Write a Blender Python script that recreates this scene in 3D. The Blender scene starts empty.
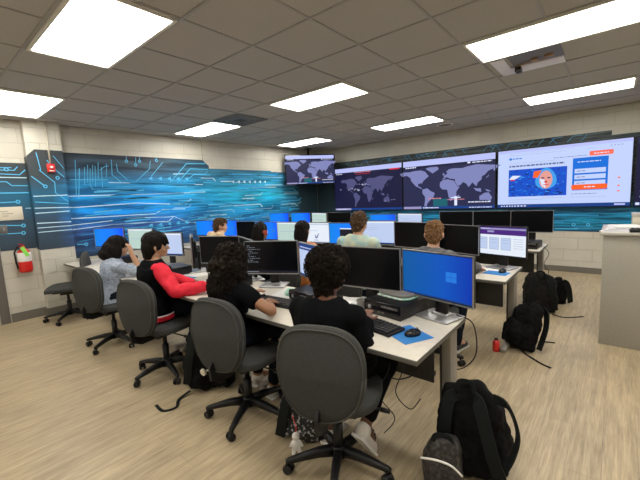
import bpy, bmesh, math, random
from mathutils import Vector, Matrix, noise
R = math.radians
PI = math.pi
sc = bpy.context.scene
COL = sc.collection
rnd = random.Random(7)

# ------------------------------------------------------------------ materials
def mat(name, col, rough=.6, metal=0., spec=.5, emit=None, estr=1., bump=None, var=None, coat=0., sheen=0.):
    m = bpy.data.materials.new(name); m.use_nodes = True
    nt = m.node_tree; b = nt.nodes['Principled BSDF']
    b.inputs['Base Color'].default_value = (*col, 1)
    b.inputs['Roughness'].default_value = rough
    b.inputs['Metallic'].default_value = metal
    b.inputs['Specular IOR Level'].default_value = spec
    b.inputs['Coat Weight'].default_value = coat
    b.inputs['Sheen Weight'].default_value = sheen
    if emit:
        b.inputs['Emission Color'].default_value = (*emit, 1)
        b.inputs['Emission Strength'].default_value = estr
    tc = nt.nodes.new('ShaderNodeTexCoord')
    if var:   # (scale, second colour, stretch)
        n = nt.nodes.new('ShaderNodeTexNoise'); n.inputs['Scale'].default_value = var[0]
        n.inputs['Detail'].default_value = 5
        mp = nt.nodes.new('ShaderNodeMapping'); mp.inputs['Scale'].default_value = var[2] if len(var) > 2 else (1, 1, 1)
        nt.links.new(tc.outputs['Object'], mp.inputs['Vector']); nt.links.new(mp.outputs[0], n.inputs['Vector'])
        mx = nt.nodes.new('ShaderNodeValToRGB')
        p_ = var[3] if len(var) > 3 else (.35, .65)
        mx.color_ramp.elements[0].position = p_[0]; mx.color_ramp.elements[1].position = p_[1]
        mx.color_ramp.elements[0].color = (*col, 1); mx.color_ramp.elements[1].color = (*var[1], 1)
        nt.links.new(n.outputs['Fac'], mx.inputs[0]); nt.links.new(mx.outputs[0], b.inputs['Base Color'])
    if bump:  # (scale, strength)
        n = nt.nodes.new('ShaderNodeTexNoise'); n.inputs['Scale'].default_value = bump[0]; n.inputs['Detail'].default_value = 4
        nt.links.new(tc.outputs['Object'], n.inputs['Vector'])
        bp = nt.nodes.new('ShaderNodeBump'); bp.inputs['Strength'].default_value = bump[1]; bp.inputs['Distance'].default_value = .004
        nt.links.new(n.outputs['Fac'], bp.inputs['Height']); nt.links.new(bp.outputs[0], b.inputs['Normal'])
    return m

def emi(name, col, s=1.):
    return mat(name, (0.006, 0.006, 0.008), .4, emit=col, estr=s, spec=.12)

M = {}
M['dark_plastic'] = mat('dark_plastic', (.007, .007, .008), .42, spec=.35, bump=(400, .1))
M['black_gloss'] = mat('black_gloss', (.006, .006, .008), .16)
M['silver'] = mat('silver', (.42, .42, .43), .35, .8)
M['grey_metal'] = mat('grey_metal', (.16, .155, .15), .45, .5)
M['chair_fabric'] = mat('chair_fabric', (.043, .0445, .0445), .95, spec=.12, bump=(900, .5), var=(260, (.066, .068, .067)))
M['chair_edge'] = mat('chair_edge', (.085, .085, .078), .9, spec=.2, bump=(900, .4))
M['desk_top'] = mat('desk_top', (.60, .56, .48), .38, var=(25, (.64, .60, .52)), bump=(300, .03))
M['desk_edge'] = mat('desk_edge', (.10, .095, .085), .5)
M['desk_leg'] = mat('desk_leg', (.27, .25, .22), .5, .1)
M['desk_dark'] = mat('desk_dark', (.03, .028, .027), .55)
M['skin_d'] = mat('skin_brown', (.30, .145, .075), .5, bump=(120, .05))
M['skin_dd'] = mat('skin_dark', (.16, .07, .04), .5, bump=(120, .05))
M['skin_l'] = mat('skin_light', (.58, .33, .22), .5, bump=(120, .05))
M['skin_m'] = mat('skin_tan', (.50, .28, .17), .5, bump=(120, .05))
M['hair_black'] = mat('hair_black', (.005, .004, .004), .6, spec=.09, bump=(220, .8), var=(60, (.012, .009, .007)))
M['hair_curl'] = mat('hair_curl', (.006, .0045, .004), .7, spec=.1, bump=(180, 1.), var=(50, (.018, .012, .008)))
M['hair_brown'] = mat('hair_brown', (.045, .026, .015), .7, spec=.15, bump=(260, .9), var=(70, (.10, .058, .030)))
M['hair_fair'] = mat('hair_fair', (.11, .058, .025), .7, spec=.15, bump=(260, .9), var=(70, (.24, .13, .06)))
M['eye'] = mat('eye', (.7, .68, .65), .2)
M['black_cloth'] = mat('black_cloth', (.0045, .005, .006), .95, spec=.06, bump=(60, .6))
M['navy_cloth'] = mat('navy_cloth', (.008, .010, .017), .9, spec=.08, bump=(60, .5), var=(30, (.014, .017, .026)))
M['denim'] = mat('pale_denim', (.26, .32, .42), .9, spec=.2, bump=(80, .7), var=(45, (.46, .52, .62)))
M['red_cloth'] = mat('red_cloth', (.62, .012, .03), .7, spec=.3, bump=(60, .5), var=(20, (.70, .02, .045)))
M['white_cloth'] = mat('white_cloth', (.75, .73, .7), .8, bump=(80, .3))
M['tan_cloth'] = mat('tan_cloth', (.66, .46, .26), .9, bump=(60, .6), var=(25, (.78, .64, .46)))
M['orange_cloth'] = mat('orange_cloth', (.65, .22, .05), .9, bump=(60, .6))
M['grey_cloth'] = mat('grey_cloth', (.09, .09, .095), .9, bump=(60, .6), var=(25, (.15, .15, .16)))
M['tiedye'] = mat('tie_dye_cloth', (.62, .62, .42), .9, bump=(60, .6), var=(11, (.36, .55, .55)))
M['khaki'] = mat('khaki_cloth', (.30, .25, .18), .9, bump=(60, .6))
M['shoe_white'] = mat('shoe_white', (.72, .68, .63), .55, bump=(90, .2))
M['shoe_dark'] = mat('shoe_dark', (.04, .04, .045), .6)
M['pack_black'] = mat('pack_black', (.005, .005, .0055), .85, spec=.12, bump=(90, .6))
M['pack_strap'] = mat('pack_strap', (.009, .011, .011), .8, spec=.15, bump=(500, .4))
M['pack_grey'] = mat('pack_grey', (.014, .013, .012), .85, spec=.15, bump=(90, .6))
M['pad_blue'] = mat('pad_blue', (.03, .21, .58), .7, bump=(500, .2))
M['paper'] = mat('paper', (.75, .74, .72), .7)
M['paper_lilac'] = mat('paper_lilac', (.62, .62, .72), .7)
M['mint'] = mat('mint_plastic', (.35, .62, .50), .45)
M['cable'] = mat('cable', (.012, .012, .012), .5)
M['red_paint'] = mat('red_paint', (.62, .015, .012), .3, coat=.3)
M['strobe_white'] = mat('strobe_white', (.75, .75, .72), .3)
M['green_tag'] = mat('green_tag', (.25, .72, .10), .6)
M['plaque'] = mat('plaque', (.68, .63, .52), .5)
M['plaque_ink'] = mat('plaque_ink', (.30, .26, .2), .6)
M['counter'] = mat('counter_laminate', (.33, .315, .265), .5, var=(60, (.36, .34, .29)))
M['counter_top'] = mat('counter_top', (.42, .40, .35), .35)
M['cream'] = mat('cream_plastic', (.58, .54, .44), .5)
M['baseboard'] = mat('baseboard', (.15, .135, .115), .6)
M['frame_paint'] = mat('frame_paint', (.14, .13, .12), .5)
M['tbar'] = mat('ceiling_bar', (.36, .35, .335), .5)
M['light_frame'] = mat('light_frame', (.70, .68, .62), .4)
M['light_panel'] = mat('light_panel', (.8, .8, .8), .5, emit=(1., .955, .87), estr=15.5)
M['hatch_white'] = mat('hatch_white', (.82, .82, .92), .5)
M['vent_grey'] = mat('vent_grey', (.16, .155, .145), .5)
M['wood_brown'] = mat('wood_brown', (.35, .2, .09), .5)

def world_vec(nt, ax, ay):
    g = nt.nodes.new('ShaderNodeNewGeometry'); s = nt.nodes.new('ShaderNodeSeparateXYZ'); c = nt.nodes.new('ShaderNodeCombineXYZ')
    nt.links.new(g.outputs['Position'], s.inputs[0])
    nt.links.new(s.outputs[ax], c.inputs[0]); nt.links.new(s.outputs[ay], c.inputs[1])
    return c, s

def block_mat(name, ax):
    m = mat(name, (.56, .52, .42), .42); nt = m.node_tree; b = nt.nodes['Principled BSDF']
    c, s = world_vec(nt, ax, 2)
    br = nt.nodes.new('ShaderNodeTexBrick')
    br.offset = .5
    br.inputs['Scale'].default_value = 1; br.inputs['Brick Width'].default_value = .405; br.inputs['Row Height'].default_value = .203
    br.inputs['Mortar Size'].default_value = .005; br.inputs['Mortar Smooth'].default_value = .6
    br.inputs['Color1'].default_value = (.66, .635, .555, 1); br.inputs['Color2'].default_value = (.62, .595, .515, 1)
    br.inputs['Mortar'].default_value = (.54, .51, .43, 1)
    nt.links.new(c.outputs[0], br.inputs['Vector'])
    nz = nt.nodes.new('ShaderNodeTexNoise'); nz.inputs['Scale'].default_value = 3.; nz.inputs['Detail'].default_value = 6
    nt.links.new(c.outputs[0], nz.inputs['Vector'])
    mx = nt.nodes.new('ShaderNodeMix'); mx.data_type = 'RGBA'; mx.blend_type = 'MULTIPLY'; mx.inputs[0].default_value = .25
    nt.links.new(br.outputs['Color'], mx.inputs[6]); nt.links.new(nz.outputs['Fac'], mx.inputs[7])
    nt.links.new(mx.outputs[2], b.inputs['Base Color'])
    n2 = nt.nodes.new('ShaderNodeTexNoise'); n2.inputs['Scale'].default_value = 90.
    nt.links.new(c.outputs[0], n2.inputs['Vector'])
    ad = nt.nodes.new('ShaderNodeMath'); ad.operation = 'MULTIPLY_ADD'; ad.inputs[1].default_value = -1.
    ml = nt.nodes.new('ShaderNodeMath'); ml.operation = 'MULTIPLY'; ml.inputs[1].default_value = .18
    nt.links.new(n2.outputs['Fac'], ml.inputs[0])
    nt.links.new(br.outputs['Fac'], ad.inputs[0]); nt.links.new(ml.outputs[0], ad.inputs[2])
    bp = nt.nodes.new('ShaderNodeBump'); bp.inputs['Strength'].default_value = .7; bp.inputs['Distance'].default_value = .006
    nt.links.new(ad.outputs[0], bp.inputs['Height']); nt.links.new(bp.outputs[0], b.inputs['Normal'])
    return m
M['block_y'] = block_mat('painted_block_side', 1)
M['block_x'] = block_mat('painted_block_front', 0)

def floor_mat():
    m = mat('plank_floor', (.5, .42, .3), .42, spec=.4); nt = m.node_tree; b = nt.nodes['Principled BSDF']
    c, s = world_vec(nt, 1, 0)
    br = nt.nodes.new('ShaderNodeTexBrick'); br.offset = .37
    br.inputs['Scale'].default_value = 1; br.inputs['Brick Width'].default_value = 1.22; br.inputs['Row Height'].default_value = .152
    br.inputs['Mortar Size'].default_value = .0012; br.inputs['Bias'].default_value = 0
    br.inputs['Color1'].default_value = (.45, .362, .238, 1); br.inputs['Color2'].default_value = (.41, .33, .215, 1)
    br.inputs['Mortar'].default_value = (.30, .25, .175, 1)
    nt.links.new(c.outputs[0], br.inputs['Vector'])
    out = br.outputs['Color']
    for sc_, st, lo, hi, f in ((6, (.35, 5., 1), (.78, .77, .76), (1.08, 1.08, 1.06), 1.), (22, (.3, 5., 1), (.80, .79, .78), (1.1, 1.1, 1.1), 1.), (1.2, (.6, 1, 1), (.9, .9, .9), (1.08, 1.08, 1.08), 1.)):
        mp = nt.nodes.new('ShaderNodeMapping'); mp.inputs['Scale'].default_value = st
        nz = nt.nodes.new('ShaderNodeTexNoise'); nz.inputs['Scale'].default_value = sc_; nz.inputs['Detail'].default_value = 7; nz.inputs['Roughness'].default_value = .62
        nt.links.new(c.outputs[0], mp.inputs[0]); nt.links.new(mp.outputs[0], nz.inputs['Vector'])
        rp = nt.nodes.new('ShaderNodeValToRGB'); rp.color_ramp.elements[0].position = .34; rp.color_ramp.elements[1].position = .62
        rp.color_ramp.elements[0].color = (*lo, 1); rp.color_ramp.elements[1].color = (*hi, 1)
        nt.links.new(nz.outputs['Fac'], rp.inputs[0])
        mx = nt.nodes.new('ShaderNodeMix'); mx.data_type = 'RGBA'; mx.blend_type = 'MULTIPLY'; mx.inputs[0].default_value = f
        nt.links.new(out, mx.inputs[6]); nt.links.new(rp.outputs[0], mx.inputs[7]); out = mx.outputs[2]
    nt.links.new(out, b.inputs['Base Color'])
    return m
M['floor'] = floor_mat()

def ceil_mat():
    m = mat('acoustic_tile', (.36, .34, .31), .9, spec=.1); nt = m.node_tree; b = nt.nodes['Principled BSDF']
    c, s = world_vec(nt, 0, 1)
    n = nt.nodes.new('ShaderNodeTexNoise'); n.inputs['Scale'].default_value = 120; n.inputs['Detail'].default_value = 3
    nt.links.new(c.outputs[0], n.inputs['Vector'])
    rp = nt.nodes.new('ShaderNodeValToRGB'); rp.color_ramp.elements[0].position = .35; rp.color_ramp.elements[1].position = .6
    rp.color_ramp.elements[0].color = (.41, .40, .38, 1); rp.color_ramp.elements[1].color = (.485, .475, .455, 1)
    nt.links.new(n.outputs['Fac'], rp.inputs[0]); nt.links.new(rp.outputs[0], b.inputs['Base Color'])
    return m
M['ceil'] = ceil_mat()

def mural_mat(name, ax, flip):
    """dark slate vinyl print with bright blue streaks; ax = axis along the wall"""
    m = mat(name, (.05, .07, .09), .45, spec=.3); nt = m.node_tree; b = nt.nodes['Principled BSDF']
    c, s = world_vec(nt, ax, 2)
    def ramp(src, stops, interp='LINEAR'):
        r_ = nt.nodes.new('ShaderNodeValToRGB'); e = r_.color_ramp.elements
        r_.color_ramp.interpolation = interp
        while len(e) < len(stops): e.new(.5)
        for k, (p_, col) in enumerate(stops):
            e[k].position = p_; e[k].color = (*col, 1)
        nt.links.new(src, r_.inputs[0]); return r_.outputs[0]
    def rng(src, a, b_):
        r_ = nt.nodes.new('ShaderNodeMapRange'); r_.inputs[1].default_value = a; r_.inputs[2].default_value = b_
        nt.links.new(src, r_.inputs[0]); return r_.outputs[0]
    def noise_(sx, sy, sc_, det=5):
        mp = nt.nodes.new('ShaderNodeMapping'); mp.inputs['Scale'].default_value = (sx, sy, 1)
        nz = nt.nodes.new('ShaderNodeTexNoise'); nz.inputs['Scale'].default_value = sc_; nz.inputs['Detail'].default_value = det
        nt.links.new(c.outputs[0], mp.inputs[0]); nt.links.new(mp.outputs[0], nz.inputs['Vector']); return nz.outputs['Fac']
    def mix(f, a, b_, mode='MIX'):
        x = nt.nodes.new('ShaderNodeMix'); x.data_type = 'RGBA'; x.blend_type = mode
        if isinstance(f, float): x.inputs[0].default_value = f
        else: nt.links.new(f, x.inputs[0])
        nt.links.new(a, x.inputs[6]); nt.links.new(b_, x.inputs[7]); return x.outputs[2]
    if ax == 1:
        zz = rng(s.outputs[2], .7, 2.4)
        blue = ramp(zz, [(0., (.035, .05, .07)), (.14, (.03, .09, .24)), (.30, (.03, .10, .36)), (.42, (.008, .25, .78)), (.55, (.006, .30, .78)), (.70, (.015, .20, .45)), (.84, (.045, .09, .14)), (1., (.04, .05, .065))])
        cyan = ramp(zz, [(0., (.02, .10, .22)), (.22, (.02, .15, .42)), (.40, (.010, .32, .62)), (.55, (.02, .42, .66)), (.75, (.02, .22, .38)), (1., (.035, .08, .12))])
        st = ramp(noise_(.5, 5., 2.2), [(.38, (.5, .5, .55)), (.5, (1., 1., 1.)), (.62, (1.35, 1.5, 1.5))])
        slate = ramp(zz, [(0., (.035, .045, .055)), (.40, (.04, .08, .13)), (.6, (.02, .13, .24)), (.75, (.045, .06, .07)), (1., (.045, .05, .055))])
        y = s.outputs[1]
        a = mix(rng(y, .4, 2.0), blue, cyan)
        a = mix(1., a, st, 'MULTIPLY')
        a = mix(rng(y, -.75, -1.15), a, slate)
        dark = ramp(zz, [(0., (.02, .05, .07)), (.5, (.03, .06, .08)), (1., (.04, .055, .065))])
        a = mix(rng(y, 3.1, 4.2), a, dark)
    else:
        zz = rng(s.outputs[2], .7, 2.4)
        base = ramp(zz, [(0., (.01, .07, .15)), (.1, (.008, .19, .34)), (.2, (.008, .13, .27)), (.4, (.03, .05, .07)), (1., (.045, .06, .065))])
        st = ramp(noise_(.6, 9., 3.), [(.38, (.35, .4, .45)), (.5, (.95, .95, .95)), (.64, (1.7, 1.9, 1.8))])
        a = mix(1., base, st, 'MULTIPLY')
        dark = ramp(zz, [(0., (.02, .05, .07)), (1., (.04, .055, .065))])
        a = mix(rng(s.outputs[0], -2.9, -3.5), a, dark)
    nt.links.new(a, b.inputs['Base Color'])
    return m
M['mural_side'] = mural_mat('mural_print_side', 1, 0)
M['mural_front'] = mural_mat('mural_print_front', 0, 0)
M['mural_line'] = mat('mural_line_cyan', (.09, .50, .85), .5)
M['mural_pale'] = mat('mural_line_pale', (.55, .80, .95), .5)
M['mural_deep'] = mat('mural_line_deep', (.02, .34, .72), .5)

# ------------------------------------------------------------------ mesh builder
class MB:
    def __init__(s): s.bm = bmesh.new(); s.mi = 0
    def _mark(s, faces, smooth=None):
        for f in faces:
            f.material_index = s.mi
            if smooth is not None: f.smooth = smooth
    def box(s, c, d, rz=0, bevel=0, rx=0, ry=0, seg=2):
        n0 = set(s.bm.faces)
        r = bmesh.ops.create_cube(s.bm, size=1)
        vs = r['verts']
        mt = Matrix.Translation(Vector(c)) @ Matrix.Rotation(rz, 4, 'Z') @ Matrix.Rotation(ry, 4, 'Y') @ Matrix.Rotation(rx, 4, 'X')
        for v in vs: v.co = mt @ Vector((v.co.x*d[0], v.co.y*d[1], v.co.z*d[2]))
        if bevel:
            es = list({e for v in vs for e in v.link_edges})
            bmesh.ops.bevel(s.bm, geom=es, offset=min(bevel, min(d)*.49), segments=seg, affect='EDGES', profile=.5)
        s._mark([f for f in s.bm.faces if f not in n0], bool(bevel) or None)
        return s
    def rings(s, rings, caps=True, smooth=True, closed=False):
        """rings: list of lists of Vectors with equal length"""
        vr = [[s.bm.verts.new(p) for p in r] for r in rings]
        n = len(vr[0]); fs = []
        rr = list(zip(vr, vr[1:])) + ([(vr[-1], vr[0])] if closed else [])
        for a, b in rr:
            for i in range(n):
                j = (i+1) % n
                fs.append(s.bm.faces.new((a[i], a[j], b[j], b[i])))
        if caps and not closed:
            fs.append(s.bm.faces.new(list(reversed(vr[0])))); fs.append(s.bm.faces.new(vr[-1]))
        s._mark(fs, smooth)
        if caps and not closed:
            fs[-1].smooth = False; fs[-2].smooth = False
        return s
    def cyl(s, a, b, r0, r1=None, seg=16, smooth=True):
        a = Vector(a); b = Vector(b); r1 = r0 if r1 is None else r1
        d = (b-a).normalized(); u = d.orthogonal().normalized(); w = d.cross(u)
        cs = [(math.cos(2*PI*i/seg), math.sin(2*PI*i/seg)) for i in range(seg)]
        return s.rings([[a+(u*x+w*y)*r0 for x, y in cs], [b+(u*x+w*y)*r1 for x, y in cs]], smooth=smooth)
    def tube(s, pts, r, seg=8, flat=None, up=None):
        """swept tube; flat=(w,h) gives a ribbon with section w x h"""
        pts = [Vector(p) for p in pts]; out = []
        prev = None
        for i, p in enumerate(pts):
            t = (pts[min(i+1, len(pts)-1)] - pts[max(i-1, 0)])
            if t.length < 1e-9: t = Vector((0, 0, 1))
            t.normalize()
            if up is not None:
                u = t.cross(Vector(up)); u = u.normalized() if u.length > 1e-5 else t.orthogonal().normalized()
            elif prev is None: u = t.orthogonal().normalized()
            else:
                u = prev - t*prev.dot(t); u = u.normalized() if u.length > 1e-5 else t.orthogonal().normalized()
            prev = u; w = t.cross(u)
            rr = r[i] if isinstance(r, (list, tuple)) else r
            if flat:
                W, H = flat[0]/2, flat[1]/2
                out.append([p+u*x+w*y for x, y in ((W, H), (-W, H), (-W, -H), (W, -H))])
            else:
                out.append([p+(u*math.cos(2*PI*k/seg)+w*math.sin(2*PI*k/seg))*rr for k in range(seg)])
        return s.rings(out, smooth=not flat)
    def lathe(s, prof, c=(0, 0, 0), seg=24, axis='Z'):
        c = Vector(c); rg = []
        for r_, z in prof:
            r_ = max(r_, 1e-4)
            ring = []
            for k in range(seg):
                x, y = r_*math.cos(2*PI*k/seg), r_*math.sin(2*PI*k/seg)
                ring.append(c + (Vector((x, y, z)) if axis == 'Z' else Vector((z, x, y)) if axis == 'X' else Vector((y, z, x))))
            rg.append(ring)
        return s.rings(rg)
    def ell(s, c, r, rot=None, seg=20, n=12):
        c = Vector(c); rot = rot or Matrix.Identity(3); rg = []
        for i in range(1, n):
            t = PI*i/n
            rg.append([c + rot @ Vector((r[0]*math.sin(t)*math.cos(2*PI*k/seg), r[1]*math.sin(t)*math.sin(2*PI*k/seg), -r[2]*math.cos(t))) for k in range(seg)])
        return s.rings(rg)
    def cap(s, a, b, r0, r1):
        """tapered capsule"""
        a = Vector(a); b = Vector(b); d = b-a; L = d.length
        if L < 1e-6: return s.ell(a, (r0,)*3)
        d.normalize(); u = d.orthogonal().normalized(); w = d.cross(u); rg = []; seg = 16
        prof = [(-r0*math.cos(t), r0*math.sin(t)) for t in (.25, .7, 1.15, PI/2)] + [(L+r1*math.cos(t), r1*math.sin(t)) for t in (PI/2, 1.15, .7, .25)]
        for z, q in prof: rg.append([a+d*z+(u*math.cos(2*PI*k/seg)+w*math.sin(2*PI*k/seg))*q for k in range(seg)])
        return s.rings(rg)
    def loft(s, secs, seg=28, pw=2.3):
        """secs: (centre, rx, ry) horizontal super-ellipses"""
        rg = []
        for c, rx, ry in secs:
            c = Vector(c); ring = []
            for k in range(seg):
                t = 2*PI*k/seg; cx, sx = math.cos(t), math.sin(t)
                ring.append(c+Vector((rx*math.copysign(abs(cx)**(2/pw), cx), ry*math.copysign(abs(sx)**(2/pw), sx), 0)))
            rg.append(ring)
        return s.rings(rg)
    def prism(s, poly, mtx, depth, smooth=False):
        """poly in local XZ, extruded along local Y by depth"""
        a = [s.bm.verts.new(mtx @ Vector((x, 0, z))) for x, z in poly]
        b = [s.bm.verts.new(mtx @ Vector((x, depth, z))) for x, z in poly]
        n = len(poly); fs = [s.bm.faces.new(a), s.bm.faces.new(list(reversed(b)))]
        for i in range(n):
            j = (i+1) % n; fs.append(s.bm.faces.new((a[j], a[i], b[i], b[j])))
        s._mark(fs, smooth); return s
    def poly(s, pts):
        f = s.bm.faces.new([s.bm.verts.new(p) for p in pts]); s._mark([f], False); return s
    def mesh(s, name, mats, fix=True):
        if fix: bmesh.ops.recalc_face_normals(s.bm, faces=s.bm.faces)
        me = bpy.data.meshes.new(name); s.bm.to_mesh(me); s.bm.free()
        for m in (mats if isinstance(mats, (list, tuple)) else [mats]): me.materials.append(M[m] if isinstance(m, str) else m)
        return me
    def build(s, name, mats, parent=None, fix=True):
        o = bpy.data.objects.new(name, s.mesh(name, mats, fix)); COL.objects.link(o)
        if parent: o.parent = parent
        return o
    def blob(s, name, m, parent=None, vox=.008, smooth=4, fn=None, fac=.5):
        """union everything into one continuous surface"""
        me = s.mesh(name+'_src', m)
        t = bpy.data.objects.new('tmp', me); COL.objects.link(t)
        a = t.modifiers.new('a', 'REMESH'); a.mode = 'VOXEL'; a.voxel_size = vox; a.use_smooth_shade = True
        if smooth:
            b = t.modifiers.new('b', 'SMOOTH'); b.factor = fac; b.iterations = smooth
        dg = bpy.context.evaluated_depsgraph_get(); dg.update()
        out = bpy.data.meshes.new_from_object(t.evaluated_get(dg)); out.name = name
        bpy.data.objects.remove(t); bpy.data.meshes.remove(me)
        if fn:
            nrm = [v.normal.copy() for v in out.vertices]
            for v, n in zip(out.vertices, nrm): v.co = fn(v.co, n)
            out.update()
        if not out.materials: out.materials.append(M[m])
        for p in out.polygons: p.use_smooth = True
        o = bpy.data.objects.new(name, out); COL.objects.link(o)
        if parent: o.parent = parent
        return o

def tag(o, label=None, cat=None, group=None, kind=None):
    if label: o['label'] = label
    if cat: o['category'] = cat
    if group: o['group'] = group
    if kind: o['kind'] = kind
    return o
def thing(name, label, cat, loc=(0, 0, 0), rz=0, group=None):
    o = bpy.data.objects.new(name, None); COL.objects.link(o); o.empty_display_size = .1
    o.location = loc; o.rotation_euler = (0, 0, rz); return tag(o, label, cat, group)
def struct(name, mb, mats):
    return tag(mb.build(name, mats), kind='structure')
def copy_tree(o, parent=None):
    c = o.copy(); COL.objects.link(c)
    if parent: c.parent = parent
    for ch in o.children: copy_tree(ch, c)
    return c
def dup(o, label, loc, rz=0, group=None):
    c = copy_tree(o); c.location = loc; c.rotation_euler = (0, 0, rz); c['label'] = label
    if group: c['group'] = group
    return c

# ------------------------------------------------------------------ room shell
XL, YS, H = -4.02, 4.88, 2.74
XR, YN = 5.6, -5.0
XC, Y0C, Y1C = -3.88, -1.37, -.955       # column on the left wall
struct('floor', MB().box(((XR-6.2)/2, (YS+YN)/2, -.05), (XR+6.2, YS-YN+.4, .1)), 'floor')
struct('ceiling', MB().box(((XR-6.2)/2, (YS+YN)/2, H+.05), (XR+6.2, YS-YN+.4, .1)), 'ceil')
w = MB()
DY0, DY1, DZ = -2.85, -1.875, 2.12       # doorway in the left wall
w.box((XL-.1, (YS+DY1)/2, H/2), (.2, YS-DY1, H)); w.box((XL-.1, (YN+DY0)/2, H/2), (.2, DY0-YN, H))
w.box((XL-.1, (DY0+DY1)/2, (H+DZ)/2), (.2, DY1-DY0, H-DZ))
w.box(((XL+XC)/2, (Y0C+Y1C)/2, H/2), (XC-XL, Y1C-Y0C, H)); w.box((XL+.015, 1.46, (H+2.355)/2), (.03, .13, H-2.355))
struct('wall_left', w, 'block_y')
struct('wall_back', MB().box(((XR+XL)/2, YS+.1, H/2), (XR-XL+.4, .2, H)), 'block_x')
struct('wall_right', MB().box((XR+.1, (YS+YN)/2, H/2), (.2, YS-YN, H)), 'block_y')
struct('wall_near', MB().box(((XR+XL)/2, YN-.1, H/2), (XR-XL+.4, .2, H)), 'block_x')
struct('wall_corridor', MB().box((-6.1, -2.5, H/2), (.2, 5, H)), 'block_y')
b = MB(); b.box((XL+.008, (YS+Y1C)/2, .06), (.016, YS-Y1C, .12)); b.box((XC+.008, (Y0C+Y1C)/2, .06), (.016, Y1C-Y0C+.03, .12))
b.box(((XL+XC)/2, Y0C-.008, .06), (XC-XL, .016, .12)); b.box((XL+.008, (Y0C-1.765)/2, .06), (.016, Y0C+1.765-.016, .12))
b.box(((XL+XC)/2, Y1C+.008, .06), (XC-XL, .016, .12))
struct('baseboard_left', b, 'baseboard')
struct('baseboard_back', MB().box(((XR+XL)/2, YS-.008, .05), (XR-XL, .016, .1)), 'baseboard')
d = MB()
d.box((XL-.09, DY1+.055, DZ/2), (.22, .10, DZ), bevel=.006); d.box((XL-.09, DY0-.055, DZ/2), (.22, .10, DZ), bevel=.006)
d.box((XL-.09, (DY0+DY1)/2, DZ+.04), (.22, DY1-DY0+.2, .09), bevel=.006)
struct('trim_1', d, 'frame_paint')

# suspended ceiling grid
T = .6096
g = MB()
for i in range(-6, 10):
    x = i*T
    if XL < x < XR: g.box((x, (YS+YN)/2, H-.003), (.020, YS-YN, .008))
for j in range(-8, 8):
    y = j*T
    if YN < y < YS-.05: g.box(((XR+XL)/2, y, H-.0035), (XR-XL, .020, .008))
g.box((XL+.012, (YS+YN)/2, H-.004), (.024, YS-YN, .012)); g.box(((XR+XL)/2, YS-.012, H-.004), (XR-XL, .024, .012))
struct('trim_2', g, 'tbar')

# ------------------------------------------------------------------ mural
def line(mb, pts, w_, f, mi, lift=.0025):
    """flat strip along the wall, pts (a,z), f maps (a,z,lift) to world"""
    mb.mi = mi
    P = [Vector((a, z)) for a, z in pts]
    for k, (p, q) in enumerate(zip(P, P[1:])):
        dd = (q-p)
        if dd.length < 1e-5: continue
        dd.normalize(); n = Vector((-dd.y, dd.x))*w_/2; p2 = p-dd*w_*.35; q2 = q+dd*w_*.35
        mb.poly([f(*(p2+n), lift), f(*(p2-n), lift), f(*(q2-n), lift), f(*(q2+n), lift)])
def dot(mb, a, z, r, f, mi, ring=False):
    mb.mi = mi
    mb.poly([f(a+r*math.cos(t*PI/3), z+r*math.sin(t*PI/3), .0032) for t in range(6)])
    if ring:
        mb.mi = 0
        mb.poly([f(a+r*.5*math.cos(t*PI/3), z+r*.5*math.sin(t*PI/3), .0040) for t in range(6)])
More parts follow.
